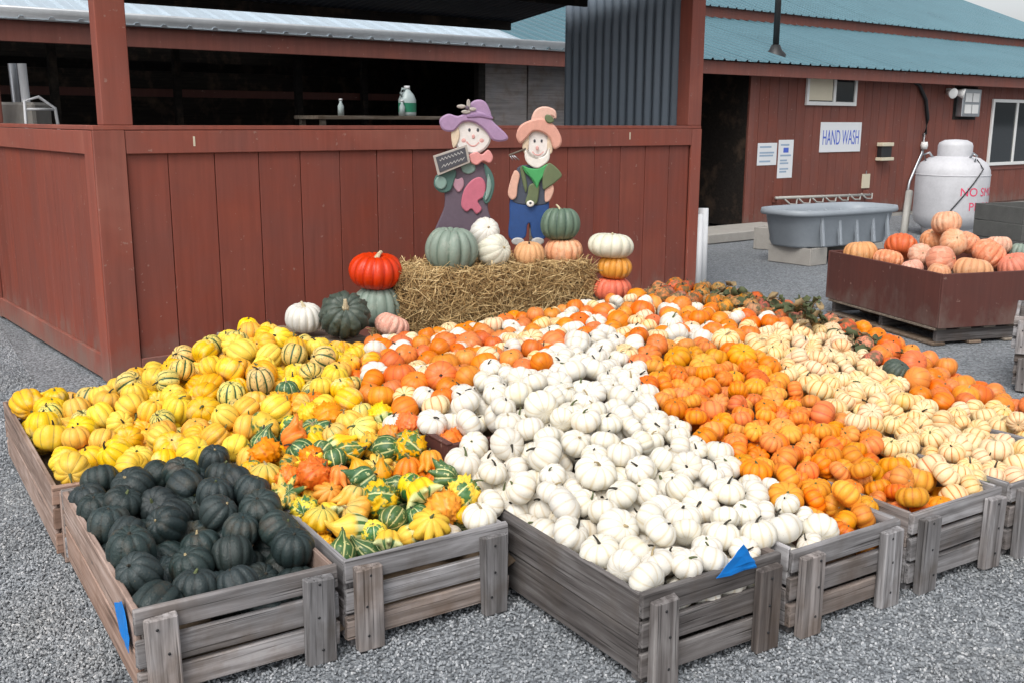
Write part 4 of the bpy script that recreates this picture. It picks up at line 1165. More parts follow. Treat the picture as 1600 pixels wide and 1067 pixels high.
HEAP = (
'W116,223,3010,249,9,-1,18,98 B121,-1174,3048,209,81,-2,-18,55 B139,-618,2781,165,93,-33,0,13 G105,-221,3553,353,86,-28,-18,39 W118,-211,3094,188,34,7,-28,90 W103,169,3091,262,19,-15,-19,95 O111,794,3678,307,84,7,17,-52 W90,655,2875,207,60,12,-3,79 B143,-821,2711,178,56,1,18,-81 B140,-1108,3399,253,50,9,9,-86 Y127,-843,3561,282,18,-63,-11,75 Y127,-1315,4589,393,90,-8,-39,-16 Y136,-823,4193,359,45,8,-9,89 W130,361,3208,329,51,56,-24,60 Y105,-972,5154,350,17,-44,-23,-85 W129,-232,3245,247,52,1,-38,77 Y117,-2030,4219,206,55,6,-20,81 B136,-1031,3148,236,4,-7,9,-99 W126,302,2736,197,70,17,7,-69 B143,-999,2767,193,26,10,13,-95 Y135,-1841,4076,228,98,17,-8,-3 W121,-159,3928,422,30,26,-26,88 Y116,-841,4734,382,55,-11,10,-82 W102,-68,3405,336,48,29,11,-82 W128,-227,3653,386,17,-8,-54,-82 W116,595,2963,241,82,-8,-31,47 G113,-803,3872,310,67,27,48,-50 Y122,-1627,3808,213,92,10,-17,35 W101,449,3166,296,84,15,13,-50 Y115,-1384,4396,343,19,45,-4,-87 G97,-396,3246,224,46,58,25,-62 B132,-680,2885,181,30,16,-10,94 B133,-978,2987,219,59,13,14,-78 W122,233,3419,389,8,-2,-62,78 W95,50,3097,227,41,-1,27,-87 Y126,-1476,3961,258,56,-1,37,-74 Y123,-1161,3937,286,13,0,-17,98 O109,1150,3094,175,67,33,61,-24 W116,108,3026,226,80,-26,51,21 Y103,-1505,4059,261,28,5,-4,96 Y124,-745,4971,348,18,-39,-27,-86 W90,401,2940,233,42,72,46,-31 W98,483,3417,336,61,39,31,61 C100,1631,3942,310,47,-1,-58,66 B126,-1214,3151,216,84,-53,10,5 B125,-929,3206,235,35,-3,-5,-94 W90,-131,3677,395,26,15,-6,-95 O86,1279,3227,225,75,-22,-61,12 O88,1115,3760,341,68,-45,-12,-57 O95,872,3984,329,77,15,6,61 W101,236,2811,188,84,-7,53,1 Y108,-1054,4996,390,18,-12,-14,-97 Y131,-856,4945,370,81,-15,21,53 W124,622,2778,210,3,2,8,100 Y106,-1945,4065,197,61,40,-66,16 O111,1267,4403,326,13,12,-10,98 G115,-684,3179,232,49,-16,2,85 W117,79,3252,312,33,59,63,-38 W104,75,3395,366,66,65,-26,25 W110,160,3349,361,1,76,46,-46 W93,550,2715,190,60,11,-11,79 Y102,-1913,4540,258,24,19,8,-95 O90,1456,3417,184,90,-11,-27,-32 W114,39,3591,425,78,0,-18,60 Y117,-827,5134,331,38,8,17,90 Y111,-1042,3738,272,45,-66,-35,-49 O96,805,3424,330,88,6,-15,-45 C97,1309,4569,450,2,-78,20,59 Y134,-1332,4229,326,80,-8,-51,29 W119,712,3113,250,30,-81,16,-48 W98,149,2946,201,40,25,39,79 B133,-1136,2825,191,91,-11,-35,19 W105,-17,3254,281,7,16,28,-94 G96,-742,3253,237,79,26,30,47 Y106,-1996,4499,239,56,69,-8,-44 B133,-860,2970,211,17,51,32,78 Y105,-1054,4467,373,90,7,13,-41 C98,1811,3509,251,90,29,26,20 M119,-174,4019,482,31,-51,24,76 C101,227,5753,423,7,25,-3,-97 C115,2133,3913,232,44,-17,-10,88 Y137,-1237,4003,347,63,31,-27,66 C95,1687,4250,278,4,-6,20,98 W126,105,3550,501,37,-43,45,69 W119,294,4206,491,58,22,29,-73 M125,-114,4214,488,91,-21,-25,-26 W121,565,3470,334,29,17,-1,94 G116,-648,3286,247,90,-23,-10,-36 D94,1241,6119,477,11,36,17,-91 M108,-357,4656,441,39,53,-15,74 W111,178,2911,284,87,24,25,36 M101,2033,4619,292,81,5,45,36 G96,-753,3507,341,62,31,-24,-68 Y131,-1247,3612,320,88,24,1,40 M101,-36,5559,418,57,5,5,-82 Y116,-745,4200,441,35,-9,14,-92 C121,1291,4885,435,81,29,3,51 C125,1946,3720,273,63,-48,55,-28 C94,1593,3870,216,31,19,78,51 W116,-635,4655,452,93,-35,-8,-6 Y105,-1541,3604,280,13,22,7,-96 B145,-1250,3228,307,18,-11,-24,95 B132,-1434,3301,183,95,-7,30,6 O117,1431,3441,270,17,11,13,97 C93,1761,3679,268,86,-1,48,-19 G116,-539,2953,184,3,-17,-9,-98 C111,1473,4145,311,93,-26,4,-27 W123,802,4931,475,71,-56,19,39 O109,1421,3674,226,58,-31,74,-16 Y130,-1420,3863,251,95,26,16,5 M114,1949,4550,302,29,26,-5,92 C109,2086,4314,273,9,-46,61,-64 W121,511,3242,312,77,21,-12,-59 O89,894,3596,321,92,12,-3,38 M101,360,5786,455,18,-12,33,92 M113,972,5582,452,87,-42,-22,12 M116,513,5163,451,73,7,-68,-4 B123,-1283,3047,193,96,-22,-19,7 B121,-1102,2965,206,47,-26,-42,74 W123,702,2955,229,41,6,7,-91 W118,460,4767,420,62,34,-4,-71 W102,361,3538,382,92,-39,-7,-1 M103,810,5768,478,54,-18,-40,-71 C102,1994,4280,288,74,59,19,24 W119,364,2772,282,90,-16,40,-4 C122,1783,3829,271,80,3,32,50 C119,1440,4396,307,69,-4,-54,-48 W110,843,2899,193,78,-39,-40,-29 M117,-254,5345,396,37,6,-13,92 W119,-100,3761,422,17,4,-38,-91 O119,1539,3460,196,86,-13,-14,-48 W104,369,2606,277,50,-63,11,58 W129,-338,3684,368,38,-21,48,76 G83,-168,3185,209,66,-62,31,28 W97,55,3502,400,32,15,22,-91 O112,831,3334,341,70,-1,3,-72 W129,273,3161,395,53,24,-14,80 W92,377,3119,285,75,4,-20,63 W110,-83,3320,296,76,-39,-3,52 O108,701,3753,394,81,-32,40,29 B124,-639,2827,273,53,-2,8,-84 Y122,-1480,4149,290,75,57,8,-33 B133,-937,2513,243,12,16,53,82 M130,201,4815,453,47,-15,-82,29 W120,165,3005,338,13,84,-30,-42 C102,69,4265,472,68,-67,-28,2 O121,892,3177,300,96,28,4,-5 W120,206,5167,430,98,4,-18,-6 C109,1759,4678,354,96,-4,11,-27 Y120,-1100,3836,278,91,19,12,-36 W112,952,2985,270,4,5,63,77 M108,-190,4371,473,64,-52,34,44 O108,1051,4269,420,33,-53,-77,-12 Y111,-1037,4562,389,82,33,33,33 Y133,-1884,3982,294,19,-6,11,97 M112,-386,4002,462,36,3,26,-90 C107,1479,3947,244,83,-8,7,-55 M127,-437,4978,396,3,18,22,-96 Y126,-1517,4253,304,27,27,-31,87 Y125,-1248,4768,425,61,42,19,-64 W119,616,3264,293,44,-53,62,-37 W110,104,3159,277,16,23,14,-95 C118,1642,3681,208,36,-30,-64,61 W119,202,3171,307,48,-21,-46,72 Y126,-1427,4525,365,58,-15,-22,77 M104,1120,5243,452,96,23,2,12 Y113,-1018,3810,339,96,-26,-1,-13 B145,-1088,2761,289,97,10,-1,21 M100,2065,4835,306,27,-12,-9,95 O132,1044,4561,456,22,9,-30,92 C120,1837,3735,286,40,-3,9,91 W102,318,2684,283,75,-50,41,13 M128,-535,4842,426,86,-34,-11,-37 W111,522,2967,314,67,5,6,-74 C126,-97,4325,493,58,-46,11,-67 M132,1003,5025,457,41,51,29,-70 M124,1902,5089,389,63,13,34,-69 M126,354,5333,449,23,4,33,-91 C108,1286,4331,393,91,-14,-11,37 Y121,-1016,4371,366,86,32,-29,-28 B131,-742,2983,200,53,53,-30,-60 O101,1149,3458,223,86,49,-3,15 B146,-692,2676,164,30,33,-9,-89 M117,53,5420,419,54,-16,-21,80 W130,458,2677,201,77,8,-32,-54 O107,1098,3177,191,45,20,20,85 W130,111,3268,418,76,27,-41,-42 M105,2015,4726,321,36,-17,-57,72 W129,432,2848,231,5,-38,-37,84 M102,-249,3926,468,35,24,4,90 Y108,-1715,3863,203,55,16'
',8,-81 W99,395,3576,458,72,-23,62,21 W118,924,4878,464,51,-37,-18,-75 D118,1155,5763,492,26,-19,-7,-94 C95,1522,4804,406,16,4,-9,98 W120,-522,4688,449,42,-24,-15,86 W126,-166,3342,360,68,-3,22,-70 O104,1364,3228,220,13,55,-58,-59 Y104,-853,4254,444,61,70,37,-6 W101,394,3036,265,64,9,20,-74 O86,1229,3183,169,46,59,-37,-56 B121,-1133,3125,287,73,32,-33,51 Y113,-1199,3765,303,74,37,13,55 W123,-41,3662,425,66,-14,43,-60 O99,622,3788,428,28,2,-10,95 W129,312,4774,477,53,0,19,83 C122,1502,3521,287,36,-34,32,81 W127,205,4399,489,36,-21,60,-68 D96,1832,5456,419,19,23,-8,95 W111,257,2918,223,52,27,68,-44 G89,-411,3473,286,70,41,-59,-5 C95,1882,3985,289,41,54,2,-74 G91,-646,3098,206,84,13,-52,7 Y119,-1376,3760,240,71,3,-62,32 W114,258,2793,281,84,16,2,-53 W106,532,3949,441,75,-24,16,60 O111,1019,4667,457,11,-4,8,-99 D101,943,5867,474,3,-39,-4,-92 C119,1257,5618,448,32,6,-20,-92 C88,1947,3590,237,69,-26,8,-67 O93,1380,3752,232,90,16,37,15 C92,1324,4746,425,86,-5,-25,45 C110,1650,4303,345,92,13,34,-14 W92,709,2815,193,14,40,12,-90 C88,1589,3738,259,46,-52,64,-33 Y127,-920,3888,387,62,-52,5,-59 M130,-320,4834,441,60,-76,15,-17 Y138,-2075,4265,302,34,76,-26,48 G116,-425,3177,286,67,-17,-62,36 C107,1217,5209,451,86,42,29,-1 W104,629,2886,292,71,-13,2,-69 O101,1241,3572,305,87,17,41,19 W103,536,6117,404,80,-19,4,57 Y111,-1049,4069,365,15,5,-37,-92 W116,11,3333,330,82,32,-47,-4 W123,423,4551,474,1,-54,34,-77 Y114,-1262,4115,386,8,3,-73,68 M100,-271,4955,418,86,19,45,-11 Y114,-1563,3778,293,58,-21,32,72 M129,-674,4354,381,24,-4,-20,-95 C104,1062,5495,465,72,-22,65,5 M130,-157,4965,422,56,20,-63,-50 C121,1521,4918,381,1,14,-18,-97 G99,-714,3357,251,30,9,-20,93 M104,470,5337,460,60,21,9,-77 W107,10,3171,253,19,-14,-9,97 M120,-141,5111,434,30,34,15,88 O90,1060,3094,248,83,-5,-47,-31 W113,781,3164,313,11,46,22,-85 M107,93,4560,485,77,1,16,62 W113,32,3144,346,84,0,-52,18 C111,2186,4125,222,10,29,-8,-95 O101,768,4607,449,86,34,20,-32 W122,320,2898,307,8,26,-38,88 W91,545,5742,457,97,15,-4,-19 M112,-402,3744,433,60,20,54,55 Y128,-1568,4089,338,38,80,-9,45 W120,178,3826,508,70,32,40,-50 C106,1503,5053,410,52,47,26,-67 Y113,-738,3927,382,7,-72,23,65 G95,-556,3483,356,57,49,30,59 M133,-51,5046,407,45,20,-40,78 C100,1570,3447,289,25,-9,-9,-96 Y135,-1073,4293,432,36,-12,-17,91 W116,80,3788,525,64,8,-21,-74 Y111,-1593,4327,297,46,57,-47,-50 D116,1449,5444,457,5,18,-40,-90 O96,1263,3366,267,59,-24,10,77 D120,1770,5249,394,18,43,-35,81 C132,2264,4252,258,70,62,32,-13 C90,1555,3901,300,10,29,-42,-86 C107,1454,4021,341,21,6,-31,93 C99,803,4770,455,75,22,-3,62 C104,516,4507,478,70,14,-5,70 D111,1819,5160,372,73,-43,-37,37 Y135,-1436,3578,296,92,16,-33,12 C114,101,4412,461,51,30,-55,-59 D105,1058,5897,487,7,-21,57,79 Y118,-1320,3403,311,69,47,37,42 M125,1910,4780,377,39,11,52,-75 W121,-574,4205,451,78,26,38,-42 O112,927,4559,449,51,-23,-3,-83 C98,1769,3589,250,61,23,9,-76 M120,1861,4976,382,64,-19,-35,-65 W92,287,5552,430,50,-55,-44,-50 C91,-29,4093,489,71,11,40,-57 W94,914,4973,459,17,-14,-59,78 W124,236,3978,520,82,-13,-33,-45 C121,102,4932,445,33,27,26,-87 W129,325,4088,507,91,-24,15,-30 M115,733,6007,479,19,-20,91,32 W110,727,3457,363,100,-9,4,1 C112,2020,4088,275,99,9,-8,12 G89,-599,3023,189,51,-8,-13,84 M96,823,5924,470,56,-36,-39,63 O96,1103,3490,303,76,-40,37,-35 M129,2110,4694,288,49,-3,-19,-85 G102,-325,3258,295,91,-21,29,20 C120,1695,3748,281,76,56,-26,-18 G102,-496,3111,267,81,-8,-43,40 C124,1010,4769,487,66,20,14,-71 C101,1716,4148,313,5,20,42,-88 W104,857,5685,456,37,-72,24,-54 W117,255,3523,406,88,-34,0,-32 C95,1395,4163,357,88,10,28,37 M101,-84,4524,459,94,33,-12,0 W116,75,4819,433,83,-50,15,18 W97,426,4356,456,89,-11,-15,-42 Y103,-1553,3924,319,78,26,50,-27 M131,711,5527,483,24,-21,-17,-93 M109,7,4338,473,73,-4,68,0 O99,1093,3181,315,59,-36,15,-71 W96,516,3115,273,72,46,-15,49 W108,515,3559,430,71,39,-32,49 W116,191,4179,499,55,2,16,-82 Y121,-1703,3922,289,90,32,7,-28 W110,272,3689,477,66,-12,5,-74 G94,-811,3671,347,66,46,17,-56 W98,472,3047,309,36,2,77,-53 G107,-545,3610,386,31,40,10,-86 D99,1622,5597,446,33,-39,-8,-86 M133,-457,4110,464,82,-8,0,56 O95,812,4082,425,59,-39,-18,68 O106,937,3309,319,85,2,50,12 Y117,-1020,4163,331,100,-2,-4,-5 O116,1150,4329,396,94,-5,-19,29 O102,1132,4610,425,70,-8,63,33 C109,1898,3817,274,16,41,54,72 D111,1268,5724,483,24,24,37,86 C110,1876,3642,256,35,-7,-40,-85 O118,1229,3923,365,65,-59,-27,40 O100,1057,4465,419,65,8,-7,76 W122,576,4698,470,35,-49,32,-74 M115,1095,5337,466,17,-59,53,-59 M128,2164,4909,235,76,-23,-55,-26 C87,1730,3516,256,92,-32,6,-21 C121,1557,4215,321,26,-10,69,-67 W105,737,3364,339,60,0,-11,79 C99,1504,3390,309,5,34,-8,93 G93,-895,3677,358,55,-38,-48,57 M128,559,5281,470,87,-25,42,0 M127,-283,4210,492,89,-2,-10,-44 W101,283,2990,325,31,-10,-31,-89 M107,-372,4429,456,79,27,-22,-50 O87,837,4167,415,69,-32,37,-54 W121,419,3798,459,17,30,34,88 O90,1020,3216,199,41,79,-22,40 M103,-152,4461,463,37,-42,-39,-73 C114,1426,4961,425,9,31,-9,94 M100,586,4884,453,80,-31,48,19 W99,156,3548,413,89,9,11,42 C108,1923,3910,258,90,0,3,43 W111,-62,3820,500,87,12,48,-9 Y113,-1324,3724,324,3,-71,39,-59 C111,1755,4032,306,45,-77,7,45 W102,434,2824,332,77,21,30,52 Y131,-1790,3848,282,51,-10,16,84 M129,501,5527,471,67,-29,-62,-28 D99,1158,6262,488,35,3,-7,-93 W117,1347,5375,464,52,-50,8,69 M132,2129,4543,274,96,-13,15,18 M125,987,5335,476,59,-12,-15,-79 C102,-505,5100,404,79,12,60,-2 O95,699,3582,374,21,29,-4,-93 W102,462,2756,270,18,12,-6,-97 M106,105,5205,424,83,31,-40,-24 C108,1362,4505,411,84,-27,20,-43 M121,1843,4549,353,18,-77,-27,-55 W88,514,3759,435,77,32,-47,-29 M96,-321,4351,451,97,-16,19,-7 O96,998,3210,281,66,31,42,54 C89,1881,3549,241,56,2,-8,-82 Y117,-1330,4697,404,1,1,35,-94 C121,1148,4720,439,66,-4,64,40 C107,1993,4185,284,26,3,-24,-94 G88,-334,3025,220,30,-42,-68,52 O90,1358,3883,317,62,20,-4,-76 M97,63,5562,427,6,18,15,97 O87,1072,3234,253,7,31,-58,75 W121,-24,4922,428,15,-49,-44,-74 M104,1864,4307,317,22,-52,22,79 C94,1405,4787,410,99,-4,12,-2 C89,1708,3881,30'
'0,81,-47,-14,33 C95,1426,3931,317,50,-34,-33,-72 W104,-154,3531,444,1,45,34,83 W91,407,4650,467,96,10,-1,-25 O101,613,4335,449,89,-41,20,-3 Y107,-1657,3650,261,83,8,-54,12 W100,509,2917,231,73,15,-7,66 M100,1097,5070,456,3,-57,8,-82 C93,923,5203,453,3,-5,-12,99 C123,1479,5152,444,95,-6,31,-3 C106,1508,3320,249,75,-44,-34,-36 C120,1536,4393,360,75,2,-31,59 W104,347,3067,352,3,-31,-13,94 G87,-399,3298,290,71,-20,-62,28 G89,-674,3368,336,50,-50,-56,-43 W122,600,3080,311,66,40,19,-61 D105,1403,5534,458,85,10,39,35 O111,625,4074,434,41,47,36,70 O94,1135,3131,257,28,-80,-32,41 Y121,-1136,3513,338,42,-19,39,-79 W129,821,2951,286,73,-2,-26,-64 W107,-222,3758,394,72,-47,42,-31 O125,842,4413,444,84,22,-21,44 O77,929,3986,382,44,-9,-22,86 C120,1635,4980,423,91,25,3,34 O96,1161,3859,321,85,31,21,-38 C102,-413,3878,442,8,9,37,-92 O83,882,3519,326,92,36,10,-6 W116,-170,3675,479,32,22,-14,-91 C98,1552,4596,373,84,-15,41,-32 W119,300,4662,471,40,-34,-32,-79 W129,824,5238,472,58,20,-19,77 C123,1505,4058,258,49,-64,-13,57 M113,947,5673,490,54,-80,-22,-13 M116,-569,4091,449,81,5,-58,0 Y101,-1372,3980,262,24,62,68,-32 W108,267,3329,357,57,-39,-21,69 C103,1461,4231,352,70,56,40,16 O109,1374,3523,294,84,-12,8,53 W93,580,3397,397,25,55,-39,-70 M108,-408,4572,444,38,-18,-12,90 M107,1865,5370,416,63,8,-67,39 W117,-287,3573,433,34,26,-19,88 G104,-516,3022,250,74,17,-65,12 W97,-67,3142,291,12,59,20,-77 W116,908,5094,451,3,-100,-5,-1 M102,-632,4497,443,13,31,9,-94 O104,757,3918,405,1,-95,17,27 Y116,-1042,3900,382,66,-53,0,-54 C89,1086,5155,447,13,-27,58,-76 O92,759,4010,415,61,66,4,43 M131,183,4509,459,62,7,-30,72 M127,-284,4020,493,10,2,56,-82 W98,407,2686,290,90,3,-24,-36 C95,1834,3912,279,73,-1,45,51 M101,2288,4374,278,64,44,-19,-60 Y116,-1317,3898,261,11,-12,1,99 M109,1903,4426,301,29,26,75,-53 M105,-229,5186,402,82,8,30,-48 M103,672,4666,484,11,6,40,-91 W96,384,4164,476,76,46,24,38 O101,793,3736,382,87,0,-33,35 W105,708,3269,336,41,61,26,63 W99,382,3663,457,38,63,-52,43 W99,293,3141,296,11,8,20,-97 C112,1235,4775,418,100,6,-3,6 C105,2165,4213,257,30,24,13,91 M108,2159,4382,273,23,1,54,-81 C105,1714,4566,338,19,62,75,10 W121,85,4032,468,91,21,27,22 Y107,-1318,4327,370,61,-3,21,76 C110,1742,4318,308,30,-1,-20,-93 C89,1840,4056,287,3,-4,81,-59 M100,745,5013,458,94,14,-29,13 W122,310,5143,458,53,-4,-23,-82 O101,1023,3296,283,100,7,0,0 G104,-218,3144,273,89,-43,-10,9 C94,1585,3363,271,28,-35,35,-83 O109,1316,3200,299,93,-15,-6,-32 O117,907,4774,448,58,13,41,70 O90,1109,3682,319,46,24,30,-80 M102,-22,5228,410,10,32,-8,-94 C88,1653,4082,302,29,-2,36,89 W107,1189,5372,469,82,-49,-15,26 D110,925,6093,488,75,-26,1,-61 C91,242,5428,430,96,19,-1,18 W114,-15,3385,416,13,34,-55,75 D116,1541,5716,462,97,0,-21,-14 O86,1304,3316,211,90,10,41,11 O97,968,3491,325,67,-27,-32,61 W118,438,5243,466,84,37,6,-40 O128,738,4485,461,24,34,5,-91 C106,1331,4999,443,77,49,-26,-33 Y130,-979,4264,355,91,-28,-1,31 W92,539,3683,415,57,-14,27,76 O84,1242,3715,310,93,-9,24,25 W81,851,2984,190,46,23,8,-85 C101,1667,4705,369,81,39,35,-27 C107,752,5625,471,60,48,7,64 O106,1059,4046,381,89,44,-6,10 B115,-1048,3464,320,39,-3,15,-91 W99,-334,3834,453,11,-22,12,-96 G86,-709,3578,338,74,51,25,36 Y120,-640,3915,417,63,20,-52,-54 W122,-260,5068,426,87,-6,39,30 W90,684,2824,269,50,23,42,-72 G89,-499,3544,352,16,8,-36,-92 W103,-92,3215,243,90,35,-17,17 W97,465,3634,449,53,14,-50,-68 M106,1968,4990,336,32,-39,-9,-86 C90,-170,4648,446,60,-27,-13,74 M132,-207,4789,452,91,21,-20,31 O90,1319,3596,276,23,-33,15,-90 G96,-508,2886,245,64,-29,28,66 W112,558,2730,281,8,12,34,93 W106,418,2958,318,70,15,-54,-44 C89,1368,4009,322,85,6,31,42 M105,1807,4779,362,-6,-5,1,100 W81,518,3835,438,47,-54,30,63 D86,1623,5790,436,-90,15,-36,-17 O104,1031,3775,357,-81,-8,-4,58 Y123,-1798,4584,295,-99,7,8,7 W106,464,4006,478,-43,6,-31,85 B141,-776,3017,314,19,9,16,-97 C90,1462,4728,397,-98,10,3,-18 W115,621,5074,460,-99,-1,1,14 M94,810,4680,475,-46,28,-18,-83 C116,1301,4218,392,-98,4,-20,3 C90,1584,4121,314,24,-60,-30,-70 O100,1284,3495,289,15,-31,8,-94 W88,804,3072,284,59,55,34,48 M97,2230,4763,263,-83,10,-12,-54 O114,1152,4475,432,-88,-24,-22,-36 O78,947,3419,304,-38,3,-43,-82 O87,937,3785,357,-74,9,15,64 Y104,-804,5258,315,-61,26,-30,69 W92,401,4247,467,-71,42,37,-44 O97,947,4269,420,-50,-2,-4,87 W103,164,5035,437,-94,7,-32,-12 B118,-930,2889,250,76,-10,-8,64 C98,-342,5515,380,-99,-12,6,-1 Y103,-973,5040,365,-89,-12,-10,-43 W109,321,3376,424,-96,20,-13,-15 O106,1190,3648,315,-72,32,-33,52 M105,219,4920,454,-69,-14,38,61 O80,1146,3425,308,-90,-13,-34,-23 B123,-1203,2920,191,-73,-15,6,-66 C112,703,4890,474,-99,1,0,14 C103,1676,5298,430,-21,-3,22,-95 O87,999,3905,399,13,-13,-21,96 W94,493,3477,397,-100,1,0,1 O91,972,4476,413,2,8,1,-100 W83,866,3265,299,-4,42,50,75 O98,1020,4180,413,-89,-11,1,-43 W94,448,3403,414,11,51,39,76 O83,1184,3995,342,31,-19,31,88 M98,916,5782,483,-46,16,-27,-83 O92,671,3900,413,-67,8,18,71 O98,972,3621,341,60,-28,3,75 O101,613,4168,446,-26,2,3,97 G90,-603,3210,219,-87,20,-36,-28 O77,979,4031,398,59,2,1,80 O104,701,4298,440,-89,-1,-3,45 C100,1543,5374,429,-81,-26,-31,43 C88,1450,4578,391,-74,12,24,-62 C97,1470,4463,374,59,0,0,80 W100,193,4082,487,-23,-38,51,74 M97,438,5060,456,-2,-43,-49,-76 O100,565,4411,466,-28,1,2,96 C94,1638,3663,303,26,14,7,-95 W104,-379,4212,452,-62,-9,-4,78 W112,138,3458,398,95,-20,1,25 W108,526,4299,457,-98,8,13,-15 W90,400,3335,411,71,39,-1,-59 W115,218,3606,458,-73,-1,2,68 W85,660,3512,369,-93,-5,-32,15 O90,1372,3308,251,-28,-10,-10,95 C88,1425,3721,300,-8,5,-12,99 M96,847,5503,474,17,-6,-24,-95 W89,426,3104,349,29,-32,-15,89 W83,794,3254,319,-69,34,-29,-57 Y131,-1729,4330,280,-26,40,8,87 C111,707,5420,468,-88,30,4,-36 O96,1344,3371,297,27,55,-33,72 M105,2256,4661,262,-27,31,-37,84 C96,150,4627,461,88,16,-5,-45 Y101,-1471,4439,331,-18,8,-5,98 C91,1628,4829,381,-68,-39,19,-59 W103,464,4975,478,-98,12,-17,7 O96,816,3598,354,-32,11,11,-93 Y116,-870,4835,379,94,-27,1,-19 W100,363,3258,420,-40,9,10,91 O93,890,4107,402,-90,1,2,44 W105,521,4'
